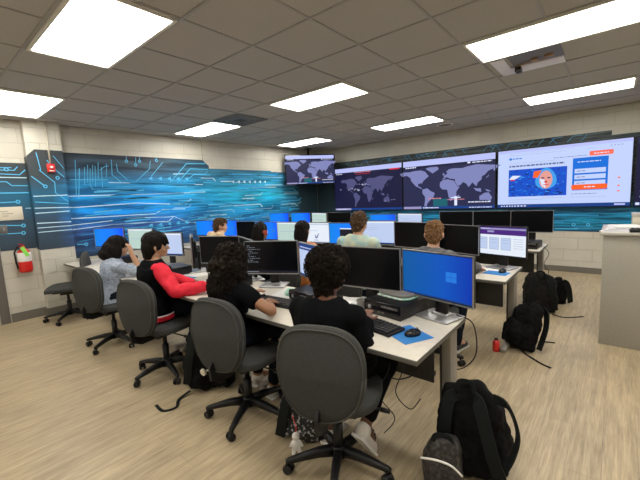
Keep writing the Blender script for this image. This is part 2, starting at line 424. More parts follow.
LINES_L = [('w', 2, 0.014, [(-0.942, 1.705), (0.173, 1.709), (1.397, 1.726)]),
 ('w', 2, 0.014, [(-0.945, 1.538), (-0.849, 1.533), (0.073, 1.562), (0.944, 1.497), (1.085, 1.602)]),
 ('w', 2, 0.014, [(-0.932, 1.368), (0.354, 1.359), (0.498, 1.427), (0.936, 1.417)]),
 ('w', 2, 0.012, [(-0.944, 1.267), (-0.426, 1.289), (0.131, 1.309), (0.601, 1.283), (0.698, 1.29)]),
 ('w', 2, 0.012, [(-0.951, 1.199), (-0.358, 1.23), (0.593, 1.206), (0.698, 1.29), (0.962, 1.161), (1.336, 1.095)]),
 ('w', 2, 0.012, [(-0.34, 1.91), (1.355, 1.874)]),
 ('w', 1, 0.012, [(0.689, 1.912), (1.046, 2.266), (1.451, 2.283)]),
 ('w', 1, 0.012, [(0.835, 1.912), (1.115, 2.174), (1.496, 2.172)]),
 ('w', 1, 0.012, [(0.96, 1.913), (1.184, 2.067), (1.543, 2.064)]),
 ('w', 1, 0.01, [(0.092, 1.932), (0.339, 2.15), (0.362, 2.28)]),
 ('w', 1, 0.01, [(0.356, 2.02), (0.585, 2.269)]),
 ('w', 1, 0.008, [(-0.035, 2.262), (-0.026, 2.344)]),
 ('w', 1, 0.008, [(0.108, 2.206), (0.122, 2.332)]),
 ('w', 1, 0.008, [(0.181, 2.272), (0.19, 2.357)]),
 ('w', 1, 0.008, [(0.474, 2.299), (0.48, 2.351)]),
 ('w', 1, 0.008, [(-0.77, 2.245), (-0.814, 1.702)]),
 ('w', 1, 0.01, [(-0.729, 2.116), (-0.786, 1.663)]),
 ('w', 1, 0.008, [(-0.657, 2.138), (-0.686, 1.871)]),
 ('w', 1, 0.008, [(-0.584, 2.121), (-0.611, 1.871), (-0.583, 1.812)]),
 ('w', 1, 0.008, [(-0.51, 2.162), (-0.537, 1.851)]),
 ('w', 1, 0.008, [(-0.424, 2.146), (-0.44, 1.83)]),
 ('w', 1, 0.008, [(-0.344, 2.208), (-0.368, 1.989)]),
 ('w', 1, 0.01, [(-0.264, 2.271), (-0.279, 2.03), (-0.132, 1.902)]),
 ('w', 1, 0.01, [(-0.195, 2.214), (-0.189, 2.093), (-0.048, 1.952)]),
 ('w', 1, 0.008, [(-0.446, 2.106), (-0.367, 2.167), (-0.312, 2.169)]),
 ('w', 1, 0.008, [(-0.461, 2.222), (-0.491, 1.949)]),
 ('w', 1, 0.008, [(-0.612, 2.177), (-0.641, 1.909)]),
 ('w', 1, 0.008, [(-0.543, 2.18), (-0.573, 1.909)]),
 ('w', 1, 0.012, [(-0.879, 0.973), (-0.764, 0.957)]),
 ('w', 3, 0.03, [(-0.013, 1.91), (1.193, 1.889)]),
 ('w', 3, 0.04, [(-0.121, 1.641), (1.385, 1.607)]),
 ('w', 1, 0.01, [(-0.867, 1.953), (-0.354, 1.95)]),
 ('c', 1, 0.012, [(-1.351, 1.983), (-1.211, 1.845)]),
 ('c', 1, 0.01, [(-1.255, 2.071), (-1.096, 1.899), (-1.103, 1.755), (-0.956, 1.627)]),
 ('c', 1, 0.01, [(-1.066, 2.076), (-0.974, 1.978)]),
 ('c', 2, 0.012, [(-1.357, 1.711), (-0.946, 1.718)]),
 ('c', 2, 0.012, [(-1.376, 1.547), (-0.946, 1.54)]),
 ('c', 2, 0.012, [(-1.367, 1.475), (-0.943, 1.485)]),
 ('c', 2, 0.012, [(-1.374, 1.337), (-0.951, 1.328)]),
 ('c', 2, 0.01, [(-1.373, 1.271), (-0.957, 1.271)]),
 ('c', 2, 0.01, [(-1.371, 1.21), (-0.954, 1.212)]),
 ('c', 1, 0.01, [(-1.263, 2.304), (-1.238, 2.071)]),
 ('c', 1, 0.01, [(-1.152, 2.203), (-1.041, 2.055)]),
 ('c', 1, 0.008, [(-1.072, 2.273), (-0.941, 2.102)]),
 ('c', 1, 0.01, [(-1.349, 1.632), (-0.96, 1.593)]),
 ('l', 2, 0.012, [(-1.655, 1.975), (-1.369, 1.972)]),
 ('l', 1, 0.012, [(-1.661, 1.917), (-1.598, 1.917), (-1.548, 1.865), (-1.364, 1.864)]),
 ('l', 1, 0.014, [(-1.679, 1.767), (-1.366, 1.767)]),
 ('l', 1, 0.012, [(-1.694, 1.639), (-1.508, 1.646)]),
 ('l', 1, 0.012, [(-1.729, 1.339), (-1.487, 1.317)]),
 ('l', 1, 0.012, [(-1.743, 1.221), (-1.499, 1.215)]),
 ('l', 1, 0.012, [(-1.649, 2.02), (-1.448, 2.013), (-1.382, 2.079)]),
 ('l', 1, 0.01, [(-1.643, 2.071), (-1.499, 2.071), (-1.461, 2.119)]),
 ('l', 2, 0.01, [(-1.434, 1.552), (-1.348, 1.552)]),
 ('l', 1, 0.01, [(-1.64, 2.102), (-1.528, 2.106)])]
def mural_left():
    mb = MB(); th = .004; e = .002
    def slab(poly, x):
        mt = Matrix(((0, -1, 0, x+th), (1, 0, 0, 0), (0, 0, 1, 0), (0, 0, 0, 1)))
        mb.prism(poly, mt, th-.001)
    mb.mi = 0
    slab([(Y1C+e, .76), (4.87, .76), (4.87, 2.165), (3.2, 2.165), (3.2, 2.19), (1.53, 2.19), (1.53, 2.24), (1.40, 2.35), (Y1C+e, 2.35)], XL)
    slab([(-1.765, .99), (Y0C-e, .99), (Y0C-e, 2.17), (-1.765, 2.17)], XL)
    slab([(Y0C, .96), (Y1C, .96), (Y1C, 2.35), (-1.28, 2.35), (Y0C, 2.26)], XC)
    # left flank of the column
    mb.box(((XL+XC)/2+.002, Y0C-.002, (.97+2.25)/2), (XC-XL+.004, .004, 2.25-.97))
    fw = lambda a, z, l: Vector((XL+th+l-.002, a, z))
    fc = lambda a, z, l: Vector((XC+th+l-.002, a, z))
    for kind, col, w_, pts in LINES_L: 
        f = fc if kind == 'c' else fw
        lo, hi = (Y0C+.01, Y1C-.01) if kind == 'c' else (Y1C+.01, 4.86) if kind == 'w' else (-1.76, Y0C-.01)
        pp = [(min(max(a, lo), hi), z) for a, z in pts]
        line(mb, pp, w_, f, col)
    for kind, a, z in DOTS_L:
        dot(mb, a, z, .028, fc if kind == 'c' else fw, 1, True)
    r2 = random.Random(3)
    for k in range(150):       # fine streaks towards the room corner
        y = r2.uniform(.7, 3.9); z = r2.uniform(1.05, 2.12); L = r2.uniform(.2, .9)
        pts = [(y, z), (min(y+L, 4.1), z+r2.uniform(-.01, .01))]
        if r2.random() < .3: pts.append((min(y+L+.06, 4.2), min(z+r2.choice((-.06, .06)), 2.14)))
        line(mb, pts, r2.choice((.006, .009, .014, .022)), fw, r2.choice((1, 1, 2, 3, 3)))
    for k in range(60):
        y = r2.uniform(-.85, 1.3); z = r2.uniform(.95, 1.85); L = r2.uniform(.3, 1.1)
        line(mb, [(y, z), (min(y+L, 1.9), z+r2.uniform(0, .04))], r2.choice((.006, .01, .02)), fw, r2.choice((3, 3, 1)))
    for k in range(7):        # rows of small arrow heads
        for (y0, z0, dy, mi) in ((2.05, 1.93, .15, 2), (.30, 1.98, .17, 1), (.22, 1.16, .17, 1)):
            if dy == .17 and k > 4: continue
            y = y0+k*dy; mb.mi = mi
            mb.poly([fw(y, z0, .003), fw(y+.07, z0+.035, .003), fw(y+.07, z0-.035, .003)])
    o = mb.build('wall_mural', ['mural_side', 'mural_line', 'mural_pale', 'mural_deep'], fix=False)
    tag(o, 'long blue and slate circuit-pattern mural on the left cream block wall and its column', 'mural')
DOTS_L = [('w', -0.035, 2.262), ('w', 0.108, 2.206), ('w', 0.181, 2.272), ('w', 0.474, 2.299), ('w', -0.764, 0.957), ('c', -1.211, 1.845), ('c', -1.055, 1.966), ('l', -1.508, 1.646), ('l', -1.487, 1.317), ('l', -1.499, 1.215), ('l', -1.579, 2.083)]
mural_left()
def mural_front():
    mb = MB(); th = .004
    mt = Matrix.Translation((0, YS-th, 0))
    mb.prism([(XL+.006, .72), (3.9, .72), (3.9, 2.285), (2.2, 2.285), (2.2, 2.36), (XL+.40, 2.385), (XL+.40, 2.17), (XL+.006, 2.165)], mt, th-.001)
    f = lambda a, z, l: Vector((a, YS-th-l+.002, z))
    r2 = random.Random(5)
    for k in range(46):
        x = r2.uniform(-3.2, 3.3); z = r2.uniform(.76, 1.1); L = r2.uniform(.2, 1.0)
        line(mb, [(x, z), (min(x+L, 3.8), z+r2.uniform(-.008, .008))], r2.choice((.006, .01, .014)), f, r2.choice((1, 3, 3)))
    for k in range(34):
        x = r2.uniform(-3.3, 1.9); s_ = r2.choice((-1, 1)); z0 = r2.uniform(2.23, 2.28)
        line(mb, [(x, z0), (x+s_*.08, 2.34), (x+s_*.08+r2.choice((0, .12)), 2.345)], .006, f, r2.choice((1, 3, 3)))
    for x in (1.75, 1.95, -.3): dot(mb, x, .84, .03, f, 1, True)
    o = mb.build('wall_mural', ['mural_front', 'mural_line', 'mural_pale', 'mural_deep'], fix=False)
    tag(o, 'dark teal mural band on the far wall behind and below the big screens', 'mural')
mural_front()

# ------------------------------------------------------------------ ceiling fixtures
def make_light(label, x, y):
    t = thing('ceiling_light', label, 'light', (x, y, H), 0, 'recessed ceiling lights')
    f = MB(); L, W = 2*T-.03, T-.03
    f.box((0, W/2-.012, -.012), (L, .024, .018), bevel=.003); f.box((0, -W/2+.012, -.012), (L, .024, .018), bevel=.003)
    f.box((L/2-.012, 0, -.012), (.024, W-.05, .018), bevel=.003); f.box((-L/2+.012, 0, -.012), (.024, W-.05, .018), bevel=.003)
    f.build('frame', 'light_frame', t)
    p = MB(); p.box((0, 0, -.009), (L-.05, W-.05, .008)); p.build('diffuser', 'light_panel', t)
    return t
LIGHTS = [(-1.83+1.2192, -1.524, 'large bright ceiling light nearest the camera, cut by the top left frame edge'),
          (-3.048, -1.524, 'ceiling light over the fire alarm column at the left frame edge'),
          (-.6096, .9144, 'ceiling light above the middle of the room, between the two nearest big lights'),
          (-3.048, .9144, 'ceiling light beside the grey square air vent'),
          (1.8288, .9144, 'large ceiling light at the upper right, next to the opened white ceiling hatch'),
          (-3.048, 3.3528, 'smallest ceiling light, just in front of the corner television'),
          (-.6096, 3.3528, 'ceiling light above the map screens, next to the round speaker'),
          (1.8288, 3.3528, 'long thin ceiling light above the web page screen on the far wall'),
          (1.8288, -1.524, 'unseen added ceiling light above and behind the photographer'),  # from here on: unseen fixtures, added off frame to light the room
          (4.267, -1.524, 'unseen added ceiling light near the right wall beside the photographer'),
          (4.267, .9144, 'unseen added ceiling light to the right of the counter'),
          (4.267, 3.3528, 'unseen added ceiling light over the far right corner'),
          (-.6096, -3.9624, 'added ceiling light behind the front row, out of the picture'),
          (-3.048, -3.9624, 'added ceiling light beside the doorway, out of the picture'),
          (1.8288, -3.9624, 'unseen added ceiling light by the wall behind the photographer')]
l0 = None
for x, y, lb in LIGHTS:
    l0 = make_light(lb, x, y) if l0 is None else (dup(l0, lb, (x, y, H)) and l0)
v = thing('air_vent', 'grey square air vent in the ceiling beside a light', 'vent', (-2.1336, .9144, H))
MB().box((0, 0, -.006), (.57, .57, .006)).build('back_plate', 'desk_dark', v)
s_ = MB()
for k in range(4):
    a = .285-.06*k
    for sx, sy, dx, dy in ((0, a, 2*a, .035), (0, -a, 2*a, .035), (a, 0, .035, 2*a), (-a, 0, .035, 2*a)):
        s_.box((sx*.97, sy*.97, -.014+.001*k), (dx, dy, .006))
s_.build('louvre', 'vent_grey', v)
sp = thing('ceiling_speaker', 'round grey speaker grille in the ceiling near the map screens', 'speaker', (-.2, 4.1, H))
MB().lathe([(.0, -.016), (.10, -.014), (.115, -.008), (.12, -.001)]).build('grille', 'vent_grey', sp)
MB().lathe([(.12, -.001), (.135, -.012), (.145, -.010), (.15, -.001)]).build('rim', 'light_frame', sp)
hx, hy = 1.57, 1.535
hp = thing('ceiling_hatch', 'opened pale ceiling hatch with a small black device beside the upper right light', 'hatch', (hx, hy, H))
f = MB(); f.box((0, .17, -.01), (.56, .20, .012), bevel=.003); f.box((-.22, -.10, -.012), (.12, .36, .010), bevel=.003)
f.build('panel', 'hatch_white', hp)
MB().box((.08, -.12, -.008), (.42, .34, .006)).build('recess', 'vent_grey', hp)
k_ = MB(); k_.box((-.10, .10, -.035), (.055, .10, .05), bevel=.006); k_.lathe([(.0, -.066), (.014, -.064), (.018, -.058)], (-.10, .10, 0)); k_.build('sensor', 'black_gloss', hp)
k_ = MB(); k_.box((.06, -.06, -.02), (.05, .06, .02), bevel=.004); k_.box((.18, -.08, -.02), (.07, .05, .018), bevel=.004)
k_.tube([(-.1, .03, -.02), (-.06, -.04, -.03), (.0, -.03, -.02), (.06, -.06, -.02)], .006); k_.tube([(.06, -.05, -.02), (.12, -.02, -.03), (.19, -.08, -.02)], .005)
k_.build('bracket', 'wood_brown', hp)

# ------------------------------------------------------------------ screen content
SM = {}
def em(key, col, s=1.):
    if key not in SM: SM[key] = emi('screen_'+key, col, s)
    return SM[key]
em('navy', (.010, .010, .045)); em('navy2', (.022, .024, .075)); em('land', (.085, .085, .21)); em('land2', (.22, .24, .50)); em('white', (.75, .80, 1.)); em('bar', (.50, .55, .95))
em('page', (.55, .66, 1.)); em('taskbar', (.008, .05, .24)); em('formblue', (.004, .16, .72)); em('orange', (1., .13, .02)); em('coral', (1., .16, .10))
em('ink', (.10, .13, .30)); em('teal', (.01, .12, .16)); em('red', (.7, .02, .04)); em('pink', (.7, .25, .3)); em('doc', (.80, .86, .95)); em('green_doc', (.50, .66, .60)); em('bluegrey', (.52, .62, .86))
em('purple', (.07, .02, .20)); em('lilac', (.32, .30, .55)); em('skinlit', (.8, .35, .3)); em('photo_blue', (.005, .08, .60)); em('photo_cyan', (.05, .35, .85)); em('photo_dark', (.01, .02, .12)); em('faint', (.38, .46, .62))
em('logo', (.02, .20, .72)); em('termtext', (.20, .22, .26)); em('darkwin', (.012, .012, .02)); em('skyblue', (.25, .48, .95)); em('dimblue', (.01, .07, .32))
def wallpaper(k=.82):
    m = emi('screen_wallpaper', (.004, .12, .85)); nt = m.node_tree; b = nt.nodes['Principled BSDF']
    tc = nt.nodes.new('ShaderNodeTexCoord'); s = nt.nodes.new('ShaderNodeSeparateXYZ')
    nt.links.new(tc.outputs['Object'], s.inputs[0])
    r_ = nt.nodes.new('ShaderNodeMapRange'); r_.inputs[1].default_value = -.25; r_.inputs[2].default_value = .25
    nt.links.new(s.outputs[0], r_.inputs[0])
    rp = nt.nodes.new('ShaderNodeValToRGB'); e = rp.color_ramp.elements
    e[0].position = 0; e[0].color = (.003*k, .125*k, .42*k, 1); e[1].position = 1; e[1].color = (.002*k, .042*k, .50*k, 1)
    x = e.new(.62); x.color = (.004*k, .11*k, .62*k, 1)
    nt.links.new(r_.outputs[0], rp.inputs[0]); nt.links.new(rp.outputs[0], b.inputs['Emission Color']); return m
SM['wallpaper'] = wallpaper(); SM['wallpaper_bright'] = wallpaper(1.9)
M['screen_off'] = mat('screen_off', (.002, .0022, .004), .28, spec=.2)
SM['off'] = M['screen_off']

class Panel:
    """flat display, local X right, Z up, facing -Y; u,v in 0..1"""
    def __init__(s, w, h, base): s.w, s.h = w, h; s.mb = MB(); s.keys = [base]; s.rect(0, 0, 1, 1, base, 0)
    def k(s, key):
        if key not in s.keys: s.keys.append(key)
        s.mb.mi = s.keys.index(key)
    def P(s, u, v, l): return Vector(((u-.5)*s.w, -l*.0006, (v-.5)*s.h))
    def rect(s, u0, v0, u1, v1, key, l=1): s.k(key); s.mb.poly([s.P(u0, v0, l), s.P(u1, v0, l), s.P(u1, v1, l), s.P(u0, v1, l)]); return s
    def poly(s, pts, key, l=1): s.k(key); s.mb.poly([s.P(u, v, l) for u, v in pts]); return s
    def words(s, u0, v0, u1, h, key, seed=1, wmin=.01, wmax=.04, gap=.006, l=2):
        r_ = random.Random(seed); u = u0
        while u < u1:
            w_ = min(r_.uniform(wmin, wmax), u1-u)
            s.rect(u, v0, u+w_, v0+h, key, l); u += w_+gap
        return s
    def build(s, parent, y=0, z=0):
        o = s.mb.build('screen', [SM[k] for k in s.keys], parent, fix=False); o.location = (0, y, z); return o

CONT = [  # lon, lat outlines, coarse
 [(-168,66),(-155,71),(-130,70),(-110,73),(-85,73),(-70,68),(-62,58),(-56,52),(-66,45),(-75,38),(-81,31),(-81,25),(-84,30),(-97,27),(-97,20),(-88,16),(-80,8),(-85,10),(-105,20),(-115,30),(-124,40),(-125,49),(-140,59),(-160,56)],
 [(-55,82),(-25,82),(-20,72),(-42,60),(-54,68),(-68,77)],
 [(-80,8),(-62,11),(-50,1),(-35,-6),(-40,-20),(-50,-28),(-62,-40),(-66,-54),(-74,-50),(-71,-30),(-71,-18),(-81,-5)],
 [(-16,28),(-6,35),(10,37),(32,31),(43,12),(51,11),(40,-5),(40,-16),(33,-27),(20,-35),(13,-18),(9,3),(-8,5),(-17,14)],
 [(-9,38),(0,44),(-4,48),(8,54),(10,58),(5,61),(15,69),(30,71),(60,69),(75,73),(105,77),(140,73),(178,69),(165,61),(157,52),(155,60),(140,54),(130,43),(121,39),(121,30),(108,20),(105,9),(100,14),(92,22),(80,8),(73,19),(62,25),(55,17),(44,13),(35,29),(36,36),(27,37),(22,38),(15,40),(8,44),(3,42),(-2,37)],
 [(114,-22),(130,-12),(137,-12),(142,-11),(153,-27),(147,-38),(137,-34),(115,-34)],
 [(96,5),(104,-5),(120,-9),(118,3),(108,2)], [(-5,50),(1,52),(-3,59),(-7,55)], [(131,33),(140,36),(143,44),(137,37)], [(44,-16),(50,-15),(47,-25),(44,-23)], [(131,-1),(141,-3),(150,-9),(138,-8)]]
def world_map(p, key, u0, v0, u1, v1, l=1, spots=()):
    for c in CONT:
        p.poly([(u0+(x+170)/350*(u1-u0), v0+(y+56)/140*(v1-v0)) for x, y in c], key, l)
def screen_dim(variant, w, h):
    if variant == 'map_far':
        p = Panel(w, h, 'navy'); p.rect(0, .90, 1, 1, 'bar')
        p.words(.03, .865, .13, .014, 'white', 3); p.words(.33, .875, .58, .018, 'pink', 5); p.rect(.84, .87, .97, .90, 'red', 2); p.words(.35, .835, .56, .01, 'red', 4)
        world_map(p, 'land', .10, .06, .90, .80)
        r_ = random.Random(2)
        for cu, cv, n in ((.27, .5, 9), (.45, .6, 14), (.33, .45, 6), (.83, .21, 3)):
            for _ in range(n):
                u = cu+r_.gauss(0, .05); v = cv+r_.gauss(0, .02); p.rect(u, v, u+r_.uniform(.008, .03), v+.008, 'white' if r_.random() < .5 else 'lilac', 3)
        p.rect(0, 0, 1, .045, 'taskbar'); p.rect(0, 0, .26, .045, 'lilac', 2); p.words(.03, .012, .25, .02, 'white', 8)
    elif variant == 'map_near':
        p = Panel(w, h, 'navy2'); p.rect(0, .885, 1, 1, 'bar'); p.rect(0, .84, 1, .885, 'navy', 1)
        p.words(.03, .852, .16, .022, 'white', 3); p.rect(.73, .85, .76, .88, 'white', 2); p.words(.78, .852, .97, .018, 'white', 6)
        world_map(p, 'land2', -.05, .02, 1.06, .86)
        p.rect(.36, .05, .52, .20, 'teal', 3); p.words(.30, .20, .45, .02, 'pink', 2, l=4); p.words(.52, .17, .70, .015, 'pink', 9, l=4)
        p.rect(.595, .06, .625, .24, 'white', 4); p.rect(.56, .205, .66, .225, 'white', 4)
        p.words(.74, .11, .96, .02, 'white', 12, l=4)
        p.rect(0, 0, 1, .05, 'taskbar', 4); p.rect(0, 0, .22, .05, 'lilac', 5); p.words(.24, .012, .42, .02, 'white', 8, l=5); p.words(.75, .012, .97, .014, 'white', 9, l=5)
    elif variant == 'web':
        p = Panel(w, h, 'page'); p.rect(0, 0, 1, .055, 'taskbar', 1); p.rect(0, .95, 1, 1, 'bar', 1)
        p.words(.03, .015, .25, .02, 'white', 4, .012, .02, .01, l=2); p.rect(.9, .015, .97, .04, 'bar', 2)
        p.words(.10, .90, .55, .006, 'faint', 14); p.words(.10, .93, .62, .004, 'faint', 15)
        p.poly([(.11+.014*math.cos(t*PI/4), .845+.022*math.sin(t*PI/4)) for t in range(8)], 'logo', 2); p.words(.128, .838, .205, .018, 'logo', 3)
        p.words(.46, .80, .70, .008, 'ink', 7); p.words(.70, .905, .76, .006, 'faint', 2); p.words(.86, .915, .95, .008, 'ink', 5, .006, .012, .012)
        p.poly([(.725, .79), (.875, .79), (.88, .80), (.88, .85), (.875, .86), (.725, .86), (.72, .85), (.72, .80)], 'coral', 2); p.words(.75, .815, .85, .014, 'white', 4, l=3)
        p.words(.10, .765, .50, .006, 'faint', 10); p.words(.10, .705, .545, .026, 'ink', 21, .012, .035, .007)
        # banner photograph on the page
        x0, x1, y0, y1 = .095, .565, .19, .66
        p.rect(x0, y0, x1, y1, 'photo_blue', 2)
        r_ = random.Random(9)
        for _ in range(150):
            u = r_.uniform(x0, x1-.03); v = r_.uniform(y0, y1-.03); p.rect(u, v, u+r_.uniform(.004, .03), v+r_.uniform(.004, .02), r_.choice(('photo_cyan', 'photo_dark', 'formblue', 'photo_dark')), 3)
        p.poly([(.10, .50), (.13, .56), (.20, .55), (.17, .51), (.12, .47)], 'white', 4); p.rect(.11, .47, .15, .49, 'red', 5)
        fx, fy = .405, .46
        p.poly([(fx+.085*math.cos(t), fy+.175*math.sin(t)-.02*math.cos(2*t)) for t in [i*PI/8 for i in range(16)]], 'photo_cyan', 4)
        p.poly([(fx+.052*math.cos(t), fy+.15*math.sin(t)) for t in [i*PI/8 for i in range(16)]], 'skinlit', 5)
        p.poly([(fx-.05, fy+.02), (fx-.01, fy+.0), (fx, fy-.14), (fx-.03, fy-.10)], 'white', 6); p.rect(fx-.035, fy+.02, fx-.012, fy+.04, 'photo_dark', 7); p.rect(fx+.012, fy+.02, fx+.035, fy+.04, 'photo_dark', 7)
        p.poly([(fx-.008, fy-.02), (fx+.008, fy-.02), (fx+.012, fy-.05), (fx-.012, fy-.05)], 'red', 7); p.rect(fx-.02, fy-.09, fx+.02, fy-.078, 'red', 7)
        p.poly([(.30, .50), (.31, .61), (.37, .62), (.36, .57), (.34, .50)], 'orange', 6)
        p.words(.10, .13, .38, .008, 'faint', 11); p.words(.38, .15, .53, .008, 'faint', 12); p.words(.10, .09, .20, .008, 'faint', 13)
        # sign-up form
        a, b_ = .605, .85
        p.rect(a, .26, b_, .77, 'formblue', 2); p.words(.64, .70, .80, .012, 'white', 3, l=3)
        for vv in (.565, .47, .375): p.rect(a+.015, vv-.035, b_-.015, vv+.035, 'page', 3); p.words(a+.03, vv-.006, a+.09, .01, 'ink', 5, l=4)
        p.poly([(a+.005, .27), (b_-.01, .27), (b_, .29), (b_, .335), (b_-.01, .35), (a+.005, .35), (a-.005, .335), (a-.005, .29)], 'orange', 5); p.words(.69, .303, .77, .014, 'white', 3, l=6)
        p.words(.60, .20, .78, .008, 'ink', 3); p.words(.60, .15, .84, .006, 'faint', 6)
        for vv in (.42, .30, .22): p.rect(.915, vv, .93, vv+.02, 'coral', 2)
    elif variant == 'console':
        p = Panel(w, h, 'navy'); p.rect(0, .9, 1, 1, 'navy2'); p.rect(0, 0, 1, .05, 'taskbar')
        for k in range(9): p.words(.03, .12+.085*k, .5, .022, 'bar', k, .02, .06, .02)
        p.rect(.005, .01, .03, .045, 'white', 3)
    elif variant in ('blue', 'bluewin', 'brightblue'):
        p = Panel(w, h, 'wallpaper' if variant == 'blue' else 'wallpaper_bright')
        for a, b_ in ((0, 0), (1, 0), (0, 1), (1, 1)):
            p.rect(.66+a*.075, .42+b_*.115, .66+a*.075+.07, .42+b_*.115+.105, 'logo', 1)
        p.rect(0, 0, 1, .035, 'taskbar', 2)
        if variant == 'bluewin': p.rect(.35, .1, 1, .72, 'darkwin', 3); p.rect(.35, .72, 1, .77, 'doc', 3)
    elif variant == 'dimblue':
        p = Panel(w, h, 'dimblue')
    elif variant == 'off':
        p = Panel(w, h, 'off')
    elif variant == 'term':
        p = Panel(w, h, 'off'); p.rect(0, 0, 1, .05, 'darkwin', 1); p.rect(.01, .01, .25, .04, 'termtext', 2)
        for k in range(10): p.words(.04, .88-.06*k, .1+.05*((k*7) % 5), .018, 'termtext', k, .02, .07, .015)
    elif variant == 'doc':
        p = Panel(w, h, 'bluegrey'); p.rect(0, .93, 1, 1, 'doc'); p.rect(0, 0, 1, .05, 'taskbar'); p.words(.1, .62, .5, .02, 'faint', 3); p.words(.1, .70, .6, .02, 'faint', 5); p.words(.1, .3, .4, .015, 'faint', 6)
    elif variant == 'chart':
        p = Panel(w, h, 'doc'); p.rect(0, .9, 1, .93, 'faint'); p.rect(0, 0, 1, .04, 'faint')
        p.words(.1, .6, .6, .02, 'faint', 4); p.poly([(.5, .2), (.56, .22), (.62, .46), (.6, .47), (.53, .26), (.5, .4), (.48, .38)], 'ink', 2); p.words(.45, .1, .6, .03, 'ink', 6)
    elif variant == 'greendoc':
        p = Panel(w, h, 'green_doc'); p.rect(0, .93, 1, 1, 'doc'); p.words(.1, .5, .7, .03, 'faint', 2)
    elif variant == 'webtop':
        p = Panel(w, h, 'bluegrey'); p.rect(0, .82, 1, 1, 'taskbar', 1); p.words(.04, .88, .6, .03, 'white', 2); p.rect(0, 0, 1, .05, 'taskbar', 2)
    elif variant == 'dash':
        p = Panel(w, h, 'doc'); p.rect(0, .80, 1, .90, 'purple', 1); p.rect(0, .90, 1, .96, 'lilac', 1); p.rect(0, .96, 1, 1, 'purple', 1); p.rect(0, .72, 1, .80, 'purple', 1)
        p.rect(.24, .80, .38, .87, 'lilac', 2); p.words(.02, .93, .3, .015, 'white', 2, l=3)
        for k in range(3):
            p.rect(.04+k*.24, .18, .24+k*.24, .62, 'faint', 1); p.rect(.05+k*.24, .2, .23+k*.24, .60, 'bluegrey', 2); p.words(.07+k*.24, .53, .2+k*.24, .02, 'faint', k, l=3); p.words(.07+k*.24, .42, .2+k*.24, .015, 'faint', k+4, l=3)
        for k in range(5): p.words(.77, .58-.08*k, .95, .018, 'faint', k+2)
    return p

# big wall displays
def wall_tv(label, x, variant, y=YS-.005, z=1.68, w=1.93, h=1.075, rz=0, loc=None):
    t = thing('wall_screen', label, 'screen', loc or (x, y, z), rz)
    b = MB(); b.box((0, -.05, 0), (w, .045, h), bevel=.006); b.box((0, -.018, 0), (w*.5, .03, h*.5), bevel=.008); b.build('housing', 'black_gloss', t)
    e = MB(); e.box((0, -.074, h/2-.006), (w, .006, .012)); e.box((0, -.074, -h/2+.006), (w, .006, .012)); e.box((w/2-.006, -.074, 0), (.012, .006, h-.024)); e.box((-w/2+.006, -.074, 0), (.012, .006, h-.024))
    e.build('bezel', 'dark_plastic', t)
    screen_dim(variant, w-.024, h-.024).build(t, y=-.0735)
    return t
wall_tv('wall screen with a dark world map, leftmost of the big screens on the far wall', -2.395, 'map_far')
wall_tv('wall screen with a brighter violet world map, next to the web page screen', -.448, 'map_near')
wall_tv('bright wall screen showing a pale blue web page with an orange form button', 1.51, 'web')
wall_tv('dark blue wall screen cut off by the right picture edge', 3.47, 'console')
ct = thing('corner_television', 'smaller television with a violet world map hung high in the room corner', 'television', (-3.50, 4.03, 2.20), R(52))
b = MB(); b.box((0, .0, 0), (1.25, .05, .72), bevel=.008); b.box((0, .04, -.02), (.6, .04, .4), bevel=.01); b.build('housing', 'black_gloss', ct)
screen_dim('map_near', 1.20, .675).build(ct, y=-.0265)
a_ = MB(); a_.box((0, .10, .05), (.07, .14, .07), bevel=.008); a_.cyl((0, .17, .02), (0, .17, .535), .022); a_.box((0, .17, .515), (.16, .16, .012)); a_.build('mount', 'dark_plastic', ct)

# ------------------------------------------------------------------ wall things on the left
st = thing('fire_alarm', 'red fire alarm strobe under a pale conduit on the column', 'fire alarm', (XC, -1.12, 2.10))
MB().box((.02, 0, 0), (.04, .095, .12), bevel=.008).build('housing', 'red_paint', st)
MB().box((.05, 0, .01), (.03, .035, .03), bevel=.006).build('lens', 'strobe_white', st)
MB().cyl((.014, .0, .07), (.014, .0, H-2.1-.012), .011).build('conduit', 'cream', st)
MB().box((.0415, 0, -.040), (.003, .06, .012)).build('lettering_plate', 'strobe_white', st)
pl = thing('wall_plaque', 'small cream notice plate on the dark mural above the extinguisher', 'plaque', (XL+.005, -1.61, 1.49))
MB().box((.007, -.03, 0), (.012, .33, .18), bevel=.003).build('plate', 'plaque', pl)
q = MB()
for k, (yy, zz, ww) in enumerate([(-.06, .03, .08), (-.03, .0, .12), (-.05, -.03, .06)]): q.box((.0140, yy, zz), (.001, ww, .008))
q.build('lettering', 'plaque_ink', pl)
sw = thing('wall_switch', 'small dark metal switch plate under the cream notice plate', 'switch', (XL+.005, -1.70, 1.28))
MB().box((.006, 0, 0), (.010, .075, .115), bevel=.003).build('plate', 'grey_metal', sw)
MB().box((.014, 0, 0), (.010, .012, .03), bevel=.002).build('toggle', 'silver', sw)
fe = thing('fire_extinguisher', 'red fire extinguisher with a white label and green tag on the left wall', 'fire extinguisher', (XL+.10, -1.545, .68))
MB().lathe([(.0, .0), (.06, .0), (.075, .015), (.078, .05), (.078, .24), (.07, .285), (.045, .315), (.024, .33), (.024, .345), (.0, .345)]).build('cylinder', 'red_paint', fe)
MB().lathe([(.0785, .15), (.0795, .155), (.0795, .265), (.0745, .275)]).build('paper_label', 'paper', fe)
h_ = MB(); h_.box((0, 0, .355), (.04, .035, .025), bevel=.004); h_.box((.03, -.02, .385), (.12, .02, .01), rz=R(-30), ry=R(-14)); h_.box((.03, -.02, .362), (.10, .018, .008), rz=R(-30), ry=R(8)); h_.build('valve_handle', 'red_paint', fe)
